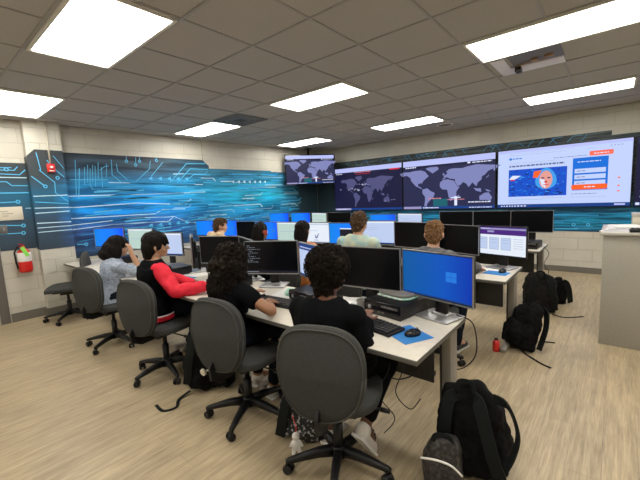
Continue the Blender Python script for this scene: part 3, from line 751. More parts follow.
MB().tube([(0, -.02, .355), (.01, -.07, .35), (.02, -.10, .28), (.02, -.095, .15), (.03, -.085, .06)], .011).build('hose', 'dark_plastic', fe)
MB().box((.084, .0, .29), (.004, .045, .14), rx=R(22), rz=R(-10)).build('inspection_tag', 'green_tag', fe)
MB().box((-.055, 0, .25), (.09, .05, .05), bevel=.005).build('bracket', 'grey_metal', fe)

# ------------------------------------------------------------------ desks
def make_desk(label, x, y, group):
    W, D, Z = 1.358, .70, .735
    t = thing('computer_desk', label, 'desk', (x, y, 0), 0, group)
    b = MB(); b.box((0, 0, Z-.013), (W, D, .026), bevel=.003); b.build('desktop', 'desk_top', t)
    e = MB(); e.box((0, -D/2-.001, Z-.014), (W, .006, .025), bevel=.002); e.box((0, D/2+.001, Z-.014), (W, .006, .025), bevel=.002)
    e.box((-W/2+.002, 0, Z-.014), (.0062, D, .0255), bevel=.002); e.box((W/2-.002, 0, Z-.014), (.0062, D, .0255), bevel=.002); e.build('edge_band', 'desk_edge', t)
    for s in (-1, 1):
        l = MB(); xx = s*(W/2-.062)
        l.box((xx, .245, .365), (.055, .115, .69), bevel=.006)
        l.box((xx, .10, .028), (.05, .46, .045), bevel=.012)
        l.box((xx, 0, .70), (.05, .52, .02), bevel=.004)
        lo = l.build('leg', 'desk_leg', t)
        c = MB(); c.box((xx-s*.034, .235, .38), (.014, .09, .58), bevel=.003); c.build('cable_cover', 'desk_dark', lo)
    MB().box((0, .17, .52), (W-.26, .016, .34), bevel=.003).build('modesty_panel', 'desk_dark', t)
    return t
ROWY = [-.78, .96, 2.70]
names = ['front', 'middle', 'back']
pos = ['rightmost', 'second from the right', 'third from the right', 'leftmost']
d0 = None
for r_ in range(3):
    for k in range(4):
        x = 1.6-.68-1.36*k; lb = 'cream topped computer desk, %s of the %s row' % (pos[k], names[r_])
        if d0 is None: d0 = make_desk(lb, x, ROWY[r_], 'desks of the front row')
        else: dup(d0, lb, (x, ROWY[r_], 0), 0, 'desks of the %s row' % names[r_])
DZ_ = .7355

# ------------------------------------------------------------------ monitors
MONSRC = {}
def monitor(label, x, y, rz, variant, ztop=1.15, w=.50, group=None, rim='silver', base='silver'):
    """rz: rotation about Z, screen faces local -Y"""
    hh = w*.5625+.016; z0 = DZ_
    key = (variant, w, rim, round(ztop, 3), base)
    if key in MONSRC: return dup(MONSRC[key], label, (x, y, z0), R(rz), group)
    t = thing('monitor', label, 'monitor', (x, y, z0), R(rz), group)
    zc = ztop-z0-hh/2
    b = MB(); b.box((0, .018, zc), (w, .03, hh), bevel=.006); b.box((0, .045, zc), (w*.62, .03, hh*.62), bevel=.012); b.build('housing', 'dark_plastic', t)
    r_ = MB()
    for sx, sz, dx, dz in ((0, hh/2-.002, w+.002, .004), (0, -hh/2+.004, w+.002, .008), (w/2-.002, 0, .004, hh), (-w/2+.002, 0, .004, hh)): r_.box((sx, .006, zc+sz), (dx, .014, dz))
    r_.build('bezel', rim, t)
    screen_dim(variant, w-.014, hh-.026).build(t, y=-.0006+.0022, z=zc+.003)
    zb = zc-hh/2
    n = MB(); n.box((0, .075, zb/2+.055), (.085, .03, zb+.115), bevel=.008); n.box((0, .058, zb+.10), (.11, .03, .11), bevel=.01); n.build('neck', 'dark_plastic', t)
    p = MB(); p.box((0, .05, .007), (.235, .19, .012), bevel=.005); p.box((0, .075, .018), (.11, .07, .014), bevel=.005); p.build('base', base, t)
    MONSRC[key] = t; return t
G1 = 'monitors on the front desks'; G2 = 'monitors on the middle desks'; G3 = 'monitors on the back desks'
for lb, x, y, rz, v_, zt in [
    ('monitor with a plain blue wallpaper at the right end of the front row', 1.452, -.55, -14, 'blue', 1.15),
    ('switched-off black monitor directly behind the person with short curly hair', .955, -.53, 5, 'off', 1.152),
    ('monitor with a pale web page mostly hidden behind the short curly hair', .415, -.50, -24, 'webtop', 1.14),
    ('monitor with dark lines of text in front of the person with long curly hair', -.046, -.52, 27, 'term', 1.15),
    ('black monitor mostly hidden behind the long curly hair', -.47, -.46, -24, 'off', 1.15),
    ('switched-off monitor to the left of the long curly hair', -.93, -.45, 20, 'off', 1.155),
    ('dim blue monitor turned sharply away, right of the white document monitor', -1.41, -.50, -30, 'dimblue', 1.15),
    ('monitor with a pale document in front of the person in the red-sleeved jacket', -2.068, -.45, 17, 'doc', 1.16),
    ('monitor with a pale green page in front of the person in the pale denim shirt', -2.70, -.50, 13, 'greendoc', 1.205),
    ('blue monitor at the far left end of the front row', -3.53, -.60, 30, 'brightblue', 1.205)]:
    monitor(lb, x, y, rz, v_, zt, .50, G1)
for lb, x, rz, v_, zt in [
    ('monitor with a purple-headed web dashboard at the right end of the middle row', 1.434, -16, 'dash', 1.155),
    ('black monitor right of the fair-haired person in grey', 1.024, -18, 'off', 1.16),
    ('black monitor left of the fair-haired person in grey', .535, -6, 'off', 1.185),
    ('pale white-blue monitor right of the person in the tie-dye shirt', .043, 5, 'doc', 1.20),
    ('blue monitor with a dark window left of the person in the tie-dye shirt', -.42, 3, 'bluewin', 1.17),
    ('white monitor with a small chart, right of the person in orange', -.925, 9, 'chart', 1.17),
    ('greyish monitor partly behind the long-haired person in orange', -1.43, 4, 'greendoc', 1.17),
    ('blue monitor right of the person with braids', -1.92, 10, 'brightblue', 1.17),
    ('dark monitor behind the person with braids', -2.42, 8, 'off', 1.17),
    ('blue monitor between the tan hoodie and the person with braids', -2.93, 5, 'brightblue', 1.19),
    ('blue monitor left of the person in the tan hoodie', -3.62, 20, 'brightblue', 1.18)]:
    monitor(lb, x, 1.12, rz, v_, zt, .50, G2, rim='dark_plastic' if v_ == 'dash' else 'silver')
for lb, x, rz, v_, zt in [
    ('black monitor at the right end of the back row', 1.425, -2, 'off', 1.205),
    ('black monitor second from the right end of the back row', .926, 0, 'off', 1.205),
    ('black monitor in the back row below the violet map screen', .421, 1, 'off', 1.205),
    ('small looking pale blue monitor in the back row', -.34, -14, 'skypage', 1.18),
    ('blue monitor in the back row beside the brown-haired head in tie-dye', -.85, 3, 'dimblue2', 1.17),
    ('black monitor in the back row below the dark map screen', -1.80, 12, 'off', 1.21),
    ('pale narrow looking monitor in the back row between blue and black ones', -2.31, -14, 'greendoc', 1.205),
    ('blue monitor in the back row under the corner television', -2.82, 6, 'brightblue', 1.21),
    ('blue monitor at the left end of the back row', -3.48, 16, 'brightblue', 1.21)]:
    monitor(lb, x, 2.86, rz, {'skypage': 'doc', 'dimblue2': 'brightblue'}.get(v_, v_), zt, .50, G3)


# ------------------------------------------------------------------ office chair
def superell(w, h, n=3., k=40, taper=0.):
    out = []
    for i in range(k):
        t = 2*PI*i/k; c, s = math.cos(t), math.sin(t)
        x = math.copysign(abs(c)**(2/n), c)*w/2; z = math.copysign(abs(s)**(2/n), s)*h/2
        x *= 1-taper*max(0, -z/(h/2))
        out.append((x, z))
    return out
def cushion(mb, outline, th, f, crown=.012, edge=.016):
    """pillow slab: front and back faces with rounded rim; f maps (x, t, z)"""
    lev = [(-th/2, .80), (-th/2+.004, .93), (-th/2+edge*.6, .985), (-th/2+edge*1.2, 1.), (th/2-edge*1.2, 1.), (th/2-edge*.6, .985), (th/2-.003, .94)]
    rg = []
    for s in (.02, .35, .65): rg.append([f(x*s, -th/2-crown*(1-s*s), z*s) for x, z in outline])
    for t, s in lev: rg.append([f(x*s, t, z*s) for x, z in outline])
    for s in (.75, .4, .02): rg.append([f(x*s, th/2+crown*(1-s*s)*.6, z*s) for x, z in outline])
    mb.rings(rg)
def make_chair(label, group):
    t = thing('office_chair', label, 'chair', (0, 0, 0), 0, group)
    # back: local +Y is the way the sitter faces
    def fb(x, y, z):
        yy = -.245+y + .20*(x*x)/.22 - .10*max(0, z)**1.6*.9 - .03*(1-abs(z)/.24)
        return Vector((x, yy, .677+z))
    b = MB(); cushion(b, superell(.45, .48, 2.7, taper=.10), .066, fb, .010); b.build('backrest', 'chair_fabric', t)
    def fr(s, off):
        return [fb(x*s, off, z*s) for x, z in superell(.45, .48, 2.7, taper=.10)]
    p = MB(); ring = fr(1.0, -.006); p.tube(ring+[ring[0]], .0055, 6); ring = fr(.955, -.031); p.tube(ring+[ring[0]], .0035, 6); p.build('piping', 'chair_edge', t)
    def fs(x, y, z): return Vector((x, z+.02, .455+y - (.035*max(0, (z-.12)/.12)**2)))
    b = MB(); cushion(b, superell(.49, .46, 2.8), .065, fs, .008); b.build('seat', 'chair_fabric', t)
    b = MB(); b.box((0, .0, .412), (.30, .30, .022), bevel=.008); b.box((0, -.02, .385), (.15, .2, .05), bevel=.012); b.build('seat_plate', 'dark_plastic', t)
    b = MB(); b.tube([(0, -.08, .39), (0, -.22, .39), (0, -.285, .42), (0, -.285, .47), (0, -.265, .50), (0, -.25, .53)], .02, flat=(.07, .016), up=(1, 0, 0)); b.build('back_bar', 'dark_plastic', t)
    b = MB(); b.cyl((.07, 0, .39), (.25, .02, .37), .006); b.cyl((.24, .02, .371), (.29, .02, .365), .014, .011); b.build('height_lever', 'dark_plastic', t)
    b = MB(); b.cyl((0, 0, .09), (0, 0, .27), .028); b.cyl((0, 0, .25), (0, 0, .40), .018); b.cyl((0, 0, .07), (0, 0, .135), .045, .04); b.build('gas_column', 'dark_plastic', t)
    for k in range(5):
        a = 2*PI*k/5+.35; dx, dy = math.cos(a), math.sin(a); n_ = Vector((-dy, dx, 0))
        rg = []
        for s, w_, zc, hh in ((.025, .05, .105, .05), (.12, .046, .105, .04), (.22, .038, .09, .03), (.285, .030, .078, .024), (.30, .018, .075, .016)):
            c = Vector((dx*s, dy*s, zc))
            rg.append([c+n_*x*w_/2+Vector((0, 0, z*hh/2)) for x, z in ((-.7, 1), (.7, 1), (1, .3), (1, -1), (-1, -1), (-1, .3))])
        l = MB(); l.rings(rg); l = l.build('leg', 'dark_plastic', t)
        c = MB(); c0 = Vector((dx*.275, dy*.275, .0)); ax = Vector((math.cos(a+.9), math.sin(a+.9), 0)); c1 = c0+Vector((ax.y, -ax.x, 0))*.012
        for s in (-1, 1):
            c.cyl(c1+ax*s*.009+Vector((0, 0, .027)), c1+ax*s*.026+Vector((0, 0, .027)), .0265, .024, 18)
        c.box(tuple(c1+Vector((0, 0, .042))), (.034, .034, .02), rz=math.atan2(ax.y, ax.x), bevel=.008); c.cyl(c0+Vector((0, 0, .04)), c0+Vector((0, 0, .078)), .008)
        c.build('caster', 'dark_plastic', l)
    return t
chair0 = make_chair('grey fabric office chair nearest the camera, under the person with short curly hair', 'office chairs')
def chair(label, x, y, rz, first=False, legs=12):
    if first: chair0.location = (x, y, 0); chair0.rotation_euler = (0, 0, R(rz)); c = chair0
    else: c = dup(chair0, label, (x, y, 0), R(rz))
    for ch in c.children:
        if ch.name.split('.')[0] == 'leg': ch.rotation_euler = (0, 0, R(legs-20-rz))
    return c
RX = [-2.202, -1.286, -0.521, 0.271, 1.033]
ROW2CH = list(zip(['person in the tan hoodie', 'person with braids', 'person in orange', 'person in the tie-dye shirt', 'fair-haired person in grey'], RX))
chair('', 1.14, -1.165, 20, True)
chair('grey fabric office chair under the person with long curly hair', .33, -1.15, 8, legs=10)
chair('grey fabric office chair under the person in the red-sleeved jacket', -.78, -1.19, 12, legs=61)
chair('grey fabric office chair under the person in the pale denim shirt', -1.93, -1.20, 14)
chair('empty grey office chair near the left wall, turned away from the desks', -3.45, -1.22, 158, legs=30)
for lb_, x_ in ROW2CH: chair('office chair of the %s in the middle row' % lb_, x_, .33, 0)


# ------------------------------------------------------------------ people
def rotx(p, a, piv):
    p = Vector(p); piv = Vector(piv); return piv+Matrix.Rotation(a, 3, 'X') @ (p-piv)
def two_bone(a, b, l1, l2, pole):
    a, b, pole = Vector(a), Vector(b), Vector(pole); d = b-a; L = d.length
    if L > (l1+l2)*.995: b = a+d.normalized()*(l1+l2)*.995; d = b-a; L = d.length
    x = (l1*l1-l2*l2+L*L)/(2*L); h = math.sqrt(max(l1*l1-x*x, 1e-6)); n = d.normalized()
    pp = (pole-a); pp = pp-n*pp.dot(n); pp.normalize()
    return a+n*x+pp*h, b
def hand(mb, wr, dr, dn, side, curl=.5, k=1.):
    """wrist point, pointing direction, palm normal (towards what it touches), side +1 = right hand"""
    dr = Vector(dr).normalized(); dn = Vector(dn); dn = (dn-dr*dn.dot(dr)).normalized(); la = dr.cross(dn)*(-side)   # la: towards the thumb
    rot = Matrix((la, dr, dn)).transposed()
    wr = Vector(wr)
    mb.ell(wr+dr*.045*k, (.038*k, .052*k, .016*k), rot)
    mb.cap(wr-dr*.01, wr+dr*.03*k, .024*k, .026*k)
    for i, (o, L) in enumerate(((.027, .066), (.009, .075), (-.009, .070), (-.026, .055))):
        p = wr+dr*.072*k+la*o*k; c0 = curl*.5
        a = (dr*math.cos(c0)+dn*math.sin(c0)+la*o*2.2).normalized(); c1 = curl*1.6
        b2 = (dr*math.cos(c1)+dn*math.sin(c1)+la*o*1.2).normalized()
        m_ = p+a*L*.55*k; e = m_+b2*L*.5*k
        mb.cap(p-dr*.03*k, m_, .0092*k, .0086*k); mb.cap(m_, e, .0086*k, .0072*k)
    t0 = wr+dr*.018*k+la*.022*k; t1 = t0+(dr*.55+la*.75+dn*.25).normalized()*.042*k; t2 = t1+(dr*.9+la*.2+dn*.35).normalized()*.032*k
    mb.cap(t0, t1, .013*k, .0105*k); mb.cap(t1, t2, .0105*k, .0085*k)

def person(label, x, y, rz, skin, hands, lean=8, head=(0, 0, 0), hair=None, top='black_cloth', sleeve='long', sleeve_mat=None,
           legs='navy_cloth', shoes='shoe_white', hz=0., vox=.0065, ank=((-.11, .30), (.11, .30)), broad=1., extras=None, roll=0, hem=None, knees=.42, knx=(.125, .125), cuff=1.0, handdir=None, curl=.5, seat=.487):
    """seated figure; local +Y is where the chest faces; hands = world positions of the wrists (left, right)"""
    t = thing('person', label, 'person', (x, y, 0), R(rz))
    inv = (Matrix.Translation((x, y, 0)) @ Matrix.Rotation(R(rz), 4, 'Z')).inverted()
    piv = (0, 0, seat+.06); L = -R(lean)
    up = lambda p: rotx((p[0]*broad, p[1], p[2]+hz), L, piv)
    S = seat
    # skeleton
    hipc = Vector((0, -.02, S+.075))
    tor = [((0, -.03, S+.012), .15, .10), ((0, -.03, S+.06), .168, .12), ((0, -.025, S+.14), .150, .108), ((0, -.01, S+.24), .130, .098), ((0, 0, S+.34), .142, .102), ((0, .0, S+.42), .158, .104), ((0, -.005, S+.475), .160, .090), ((0, -.01, S+.518), .112, .070), ((0, -.008, S+.545), .064, .058)]
    sh = [up((s*.158, -.005, S+.462)) for s in (-1, 1)]
    arms = []
    for i, s in enumerate((-1, 1)):
        tg = inv @ Vector(hands[i][:3]); pole = Vector((s*.55, -.35, .3)) if len(hands[i]) < 4 else Vector(hands[i][3])
        el, wr = two_bone(sh[i], tg, .262, .235, pole); arms.append((sh[i], el, wr))
    hips = [Vector((s*.085, .0, S+.065)) for s in (-1, 1)]
    kn = [Vector((s*knx[i], knees, S+.055)) for i, s in enumerate((-1, 1))]
    an = [Vector((ank[i][0], ank[i][1], ank[i][2] if len(ank[i]) > 2 else .10)) for i in (0, 1)]
    FR = [Matrix.Rotation(-math.asin(min(1, max(0, (a_.z-.10)/.125))), 3, 'X') for a_ in an]
    nb = up((0, -.012, S+.51)); nt_ = up((0, .018, S+.585))
    hc = nt_+Vector((0, 0, 0))
    HR = Matrix.Rotation(R(head[0]), 3, 'Z') @ Matrix.Rotation(-R(head[1]), 3, 'X') @ Matrix.Rotation(R(head[2]), 3, 'Y')
    hd = lambda p: hc+HR @ Vector(p)       # head space: origin at top of the neck, +Y = face
    def torso(mb, g=0., lo=0, hi=9):
        secs = []
        for (c, rx, ry) in tor[lo:hi]:
            secs.append((c, rx*broad+g, ry+g))
        ring0 = []
        for c, rx, ry in secs:
            cc = Vector(c); r_ = []
            for k in range(30):
                a = 2*PI*k/30; cx, sx = math.cos(a), math.sin(a)
                r_.append(rotx(cc+Vector((rx*math.copysign(abs(cx)**.87, cx), ry*math.copysign(abs(sx)**.87, sx), hz)), L, piv))
            ring0.append(r_)
        mb.rings(ring0)
    # body
    mb = MB(); torso(mb)
    mb.cap(nb-Vector((0, 0, .04)), nt_, .054, .050)
    for i, s in enumerate((-1, 1)):
        a, e, w_ = arms[i]
        mb.ell(a, (.055, .055, .052)); mb.cap(up((s*.09, -.005, S+.47)), a, .05, .048)
        mb.cap(a, e, .047, .037); mb.cap(e, e+(w_-e)*.35, .037, .036); mb.cap(e+(w_-e)*.35, w_, .036, .023)
        dd = (w_-e).normalized()
        if handdir and handdir[i]: hdv, nv = handdir[i]; hdv = inv.to_3x3() @ Vector(hdv); nv = inv.to_3x3() @ Vector(nv)
        else: hdv, nv = (dd+Vector((0, .6, -.15))).normalized(), Vector((0, 0, -1))
        hand(mb, w_, hdv, nv, s, curl, .95)
        mb.cap(hips[i], kn[i], .082, .058); mb.cap(kn[i], kn[i]+(an[i]-kn[i])*.35, .057, .055); mb.cap(kn[i]+(an[i]-kn[i])*.35, an[i], .055, .036)
        mb.cap(an[i], an[i]+FR[i] @ Vector((s*.02, .13, -.06)), .034, .028)
    # head: skull, jaw, nose, lips, brow, ears
    mb.ell(hd((0, .010, .095)), (.074, .092, .088), HR); mb.ell(hd((0, .035, .065)), (.064, .062, .075), HR)
    mb.ell(hd((0, .052, .015)), (.046, .045, .038), HR); mb.ell(hd((0, .085, .003)), (.022, .018, .018), HR)
    mb.cap(hd((0, .094, .080)), hd((0, .112, .052)), .009, .013); mb.ell(hd((0, .096, .024)), (.022, .010, .009), HR)
    mb.ell(hd((0, .088, .092)), (.052, .014, .010), HR)
    for s in (-1, 1):
        mb.ell(hd((s*.076, .002, .065)), (.010, .020, .031), HR @ Matrix.Rotation(R(s*18), 3, 'Z')); mb.ell(hd((s*.040, .072, .045)), (.022, .020, .022), HR)
    mb.blob('body', skin, t, vox, 3)
    for s in (-1, 1):
        MB().ell(hd((s*.030, .091, .076)), (.012, .008, .008), HR, 12, 8).build('eye', 'eye', t)
    # clothes
    g = .014
    mb = MB(); torso(mb, g+.004, 0, 9)
    sm = sleeve_mat
    def fold(amp, f):
        return lambda co, n: co+n*(noise.noise(co*f)*amp + noise.noise(Vector((co.x*f*2, co.y*f*2, co.z*f*.8)))*amp*.5)
    arm_end = {'long': .97, 'half': .55, 'short': .20}[sleeve]
    def slv(mb, i, g2):
        a, e, w_ = arms[i]; s = (-1, 1)[i]
        mb.ell(a, (.055+g2, .055+g2, .052+g2))
        if not sm: mb.cap(up((s*.08, -.005, S+.465)), a, .052+g2, .050+g2)
        if arm_end > .5:
            q_ = (arm_end-.5)/.5; q_ = max(q_, .15); mb.cap(a, e, .050+g2, .041+g2); ee = e+(w_-e)*q_; mb.cap(e, ee, .041+g2, .037+g2*1.1-.008*q_)
            if q_ > .8: mb.cap(e+(w_-e)*(q_-.14), e+(w_-e)*(q_-.02), .037+g2, .036+g2)
        else: mb.cap(a, a+(e-a)*(arm_end*2), .052+g2, .047+g2*1.4)
    if sm:
        torso(mb, g+.022, 0, 7)
        for s_ in (-1, 1): mb.cap(up((s_*.05, -.005, S+.475)), up((s_*.135*broad, -.005, S+.468)), .052+g, .050+g+.006)
        for i in (0, 1):
            q2 = MB(); slv(q2, i, g+.004); q2.blob('sleeve', sm, t, .010, 3, fold(.012, 14))
    else:
        for i in (0, 1): slv(mb, i, g)
    mb.blob('jacket' if sm else 'shirt', top, t, .009, 3, fold(.009, 11))
    if hem:
        for zz, mm, gg, hh in hem:
            q2 = MB(); rr = []
            for k in range(36):
                a = 2*PI*k/36; rr.append(Vector(((.168*broad+gg)*math.cos(a), -.03+(.12+gg)*math.sin(a), S+zz)))
            q2.tube(rr+[rr[0]], hh); q2.build('hem_band', mm, t)
    mb = MB(); mb.loft([((0, -.03, S+.006), .160*broad, .11), ((0, -.03, S+.05), .174*broad, .124), ((0, -.028, S+.10), .150*broad, .110)])
    for i in (0, 1):
        mb.cap(hips[i]+Vector((0, 0, .005)), kn[i], .090, .068); mb.cap(kn[i], kn[i]+(an[i]-kn[i])*cuff, .067, .050)
    mb.blob('trousers', legs, t, .010, 3, fold(.008, 12))
    for i, s in enumerate((-1, 1)):
        q2 = MB(); A = an[i]; F_ = lambda *p: A+FR[i] @ Vector(p)
        q2.ell(F_(0, .0, -.035), (.044, .055, .05), FR[i]); q2.cap(F_(0, -.01, -.062), F_(s*.02, .13, -.064), .036, .034); q2.cap(F_(s*.02, .13, -.066), F_(s*.024, .155, -.07), .036, .028)
        lo = q2.blob('shoe', shoes, t, .007, 3)
        for v_ in lo.data.vertices: v_.co.z = max(v_.co.z, .004)
        q2 = MB(); q2.tube([F_(s*.0, -.05, -.088), F_(s*.01, .06, -.088), F_(s*.022, .175, -.088)], .02, flat=(.075, .016), up=(0, 0, 1)); q2.build('sole', 'white_cloth', lo)
    if hair: hair(t, hd, HR, up)
    if extras: extras(t, hd, HR, up, arms)
    return t

def bumpy(amp, f, amp2=0, f2=1):
    def fn(co, n):
        d_ = noise.noise(co*f)*amp
        if amp2: d_ += noise.noise(co*f2)*amp2
        return co+n*d_
    return fn
def curls(mb, cen, rad, rot, n, r_, seed, lo=-1, r0=.003, back=None):
    rr = random.Random(seed)
    for _ in range(n):
        for _t in range(20):
            v = Vector((rr.gauss(0, 1), rr.gauss(0, 1), rr.gauss(0, 1))).normalized()
            if v.z > lo and (back is None or v.y < back): break
        p = cen+rot @ Vector((v.x*rad[0], v.y*rad[1], v.z*rad[2]))
        nrm = (rot @ v); a = nrm.orthogonal().normalized(); b_ = nrm.cross(a); th = rr.uniform(0, 6.28); a, b_ = a*math.cos(th)+b_*math.sin(th), b_*math.cos(th)-a*math.sin(th)
        pts = [p+a*r_*math.cos(q)+nrm*r_*(.2+math.sin(q)*.9)+b_*q*.0025 for q in [k*.8 for k in range(7)]]
        mb.tube(pts, r0, 4)
def hair_afro(t, hd, HR, up):
    mb = MB(); mb.ell(hd((0, -.012, .128)), (.116, .118, .112), HR); mb.ell(hd((0, -.02, .080)), (.102, .094, .085), HR); mb.ell(hd((0, -.032, .020)), (.056, .058, .055), HR)
    cut = lambda co, n: co+n*(noise.noise(co*55)*.016+noise.noise(co*20)*.024)
    o = mb.blob('hair', 'hair_curl', t, .006, 2, cut)
    c = MB(); curls(c, hd((0, -.012, .128)), (.120, .122, .117), HR, 620, .008, 4, -.45, .0018, back=.75); c.build('curls', 'hair_curl', o)
def hair_long_curly(t, hd, HR, up):
    mb = MB(); mb.ell(hd((0, -.015, .110)), (.118, .120, .105), HR); mb.ell(hd((0, -.05, .035)), (.130, .105, .125), HR); mb.ell(hd((0, -.075, -.09)), (.120, .075, .11), HR)
    mb.ell(hd((.075, .0, .0)), (.045, .06, .10), HR); mb.ell(hd((-.075, .0, .0)), (.045, .06, .10), HR)
    fn = lambda co, n: co+n*(noise.noise(co*40)*.018+noise.noise(co*16)*.022)
    o = mb.blob('hair', 'hair_curl', t, .007, 2, fn)
    c = MB(); curls(c, hd((0, -.015, .11)), (.112, .116, .105), HR, 260, .010, 5, -.2, .0022, back=.7); curls(c, hd((0, -.055, .0)), (.130, .10, .13), HR, 260, .011, 6, -.8, .0024, back=.5); curls(c, hd((0, -.08, -.10)), (.122, .078, .11), HR, 200, .012, 7, -1, .0024, back=.4)
    c.build('curls', 'hair_curl', o)
def strands(amp=.006, f=55):
    """combed hair: ridges that run downwards"""
    return lambda co, n: co+n*(noise.noise(Vector((co.x*f, co.y*f, co.z*9)))*amp+noise.noise(Vector((co.x*20, co.y*20, co.z*5)))*amp)
def hair_mop(t, hd, HR, up):
    mb = MB(); mb.ell(hd((0, -.004, .125)), (.092, .108, .088), HR); mb.ell(hd((0, -.045, .065)), (.088, .070, .10), HR); mb.ell(hd((0, -.055, .0)), (.066, .045, .060), HR)
    for s in (-1, 1): mb.ell(hd((s*.068, .010, .088)), (.022, .042, .052), HR); mb.cap(hd((s*.060, .075, .14)), hd((s*.066, .080, .085)), .018, .008)
    for k in range(7):
        a = -.06+.02*k; mb.cap(hd((a, .075, .155)), hd((a*1.05, .106, .098+.004*(k % 2))), .020, .008)
    mb.blob('hair', 'hair_black', t, .006, 2, strands())
def hair_bob(t, hd, HR, up):
    mb = MB(); mb.ell(hd((0, -.005, .118)), (.096, .110, .094), HR); mb.ell(hd((-.01, -.055, .045)), (.112, .090, .11), HR); mb.ell(hd((-.025, -.075, -.015)), (.118, .095, .075), HR)
    for s in (-1, 1): mb.ell(hd((s*.078, -.005, .03)), (.028, .052, .10), HR)
    mb.blob('hair', 'hair_black', t, .007, 2, strands(.007, 45))
def hair_short(mn, vol=0.):
    def f(t, hd, HR, up):
        mb = MB(); mb.ell(hd((0, .0, .122)), (.080+vol, .098+vol, .080+vol), HR); mb.ell(hd((0, -.040, .075)), (.076+vol*.6, .062+vol*.5, .082), HR); mb.ell(hd((0, -.048, .025)), (.058, .042, .045), HR)
        for s in (-1, 1): mb.ell(hd((s*.070, .008, .095)), (.014, .03, .04), HR)
        for k in range(5): mb.cap(hd((-.04+.02*k, .065, .165)), hd((-.04+.02*k, .095, .135)), .02, .012)
        mb.blob('hair', mn, t, .006, 1, bumpy(.012, 60, .010, 25))
    return f
def hair_long(mn):
    def f(t, hd, HR, up):
        mb = MB(); mb.ell(hd((0, -.004, .118)), (.088, .104, .086), HR); mb.ell(hd((0, -.055, .03)), (.086, .060, .12), HR); mb.ell(hd((0, -.075, -.09)), (.085, .045, .10), HR)
        mb.blob('hair', mn, t, .007, 2, strands(.007, 50))
    return f
def braids(t, hd, HR, up):
    mb = MB(); mb.ell(hd((0, -.002, .120)), (.084, .102, .084), HR); mb.ell(hd((0, -.045, .06)), (.080, .06, .09), HR)
    o = mb.blob('hair', 'hair_black', t, .007, 2, strands(.006, 60)); c = MB(); rr = random.Random(4)
    for k in range(26):
        a = PI*(1.02+.96*k/25); p0 = hd((.075*math.cos(a), .085*math.sin(a), .13)); p1 = hd((.092*math.cos(a), .095*math.sin(a)-.01, .05)); p2 = hd((.10*math.cos(a), .09*math.sin(a)-.02, -.08-rr.uniform(0, .05)))
        pts = [p0.lerp(p1, q/5) if q <= 5 else p1.lerp(p2, (q-5)/6) for q in range(12)]; c.tube(pts, [.0075+.0022*(q % 2) for q in range(12)], 6)
    c.build('braid', 'hair_black', o)
person('person nearest the camera in a black shirt with short curly black hair, seen from behind', 1.085, -1.19, 4, 'skin_dd',
       [(.97, -.94, .79), (1.19, -.93, .79, (.8, -.9, -.3))], lean=6, head=(0, 6, 0), hair=hair_afro, sleeve='long', legs='black_cloth', shoes='shoe_white',
       ank=((-.10, .16), (.15, .17, .20)), knees=.42, knx=(.125, .195), hz=-.06, broad=1.12, cuff=.85)
def p2x(t, hd, HR, up, arms): pass
person('seated person with long curly dark hair and bare forearm in a black T-shirt', .19, -1.20, 0, 'skin_d',
       [(.13, -.93, .785), (.40, -.975, .79, (1.6, .1, .4))], lean=9, head=(6, 10, 0), hair=hair_long_curly, sleeve='half' if False else 'short', legs='navy_cloth', shoes='shoe_white',
       ank=((-.11, .34), (.12, .30)), hz=-.055, cuff=.9, handdir=[None, ((-.45, .85, -.12), (0, 0, -1))])
person('seated person with a black mop of hair in a black jacket with red sleeves', -.90, -1.17, -8, 'skin_m',
       [(-.62, -.96, .79), (-.40, -.98, .80)], lean=1, head=(-14, 4, 0), hair=hair_mop, top='black_cloth', sleeve='long', sleeve_mat='red_cloth', legs='navy_cloth', shoes='shoe_dark',
       ank=((-.11, .34), (.12, .30)), broad=1.06, hem=[(.050, 'red_cloth', .044, .014), (.068, 'white_cloth', .050, .006), (.030, 'red_cloth', .044, .012)])
person('person in a pale denim shirt with dark bobbed hair, hand raised to the face', -1.98, -1.18, -6, 'skin_m',
       [(-2.10, -.91, .79), (-1.80, -.99, .99, (.3, .3, -.9))], lean=10, head=(-4, 12, 0), hair=hair_bob, top='denim', sleeve='half', legs='navy_cloth', shoes='shoe_white',
       ank=((-.11, .40), (.12, .36)), hz=-.07, handdir=[None, ((-.15, .0, 1), (-.6, -.5, 0))], curl=.7)
M['ear_red'] = mat('ear_red', (.35, .05, .02), .5)
def headphones(t, hd, HR, up, arms):
    mb = MB(); mb.tube([hd((.092*math.cos(a), 0, .095+.115*math.sin(a))) for a in [PI*k/14-.15*0 for k in range(15)]], .008); o = mb.build('headband', 'dark_plastic', t)
    for s in (-1, 1): MB().cyl(hd((s*.078, 0, .07)), hd((s*.112, 0, .07)), .034, .028, 20).build('ear_cup', 'ear_red', t)
def hood(t, hd, HR, up, arms):
    mb = MB(); pts = [up((.095*math.cos(a), -.03+.085*math.sin(a), .487+.545+.02*math.sin(a))) for a in [2*PI*k/20 for k in range(21)]]; mb.tube(pts, .034, 10); mb.ell(up((0, -.115, .487+.50)), (.10, .045, .085)); mb.blob('hood', 'tan_cloth', t, .009, 3)
person('seated person in a tan hoodie with short brown hair in the middle row', RX[0], .36, -4, 'skin_l', [(RX[0]-.12, .70, .79), (RX[0]+.14, .70, .79)], lean=5, shoes='shoe_dark', head=(-22, 8, 0), hair=hair_short('hair_brown'), top='tan_cloth', extras=hood, vox=.008, hz=.02)
person('seated person with black braids and red-cupped headphones in the middle row', RX[1], .36, 0, 'skin_d', [(RX[1]-.12, .70, .79), (RX[1]+.14, .70, .79)], lean=5, shoes='shoe_dark', head=(-4, 8, 0), hair=braids, top='black_cloth', extras=headphones, vox=.008, hz=-.045)
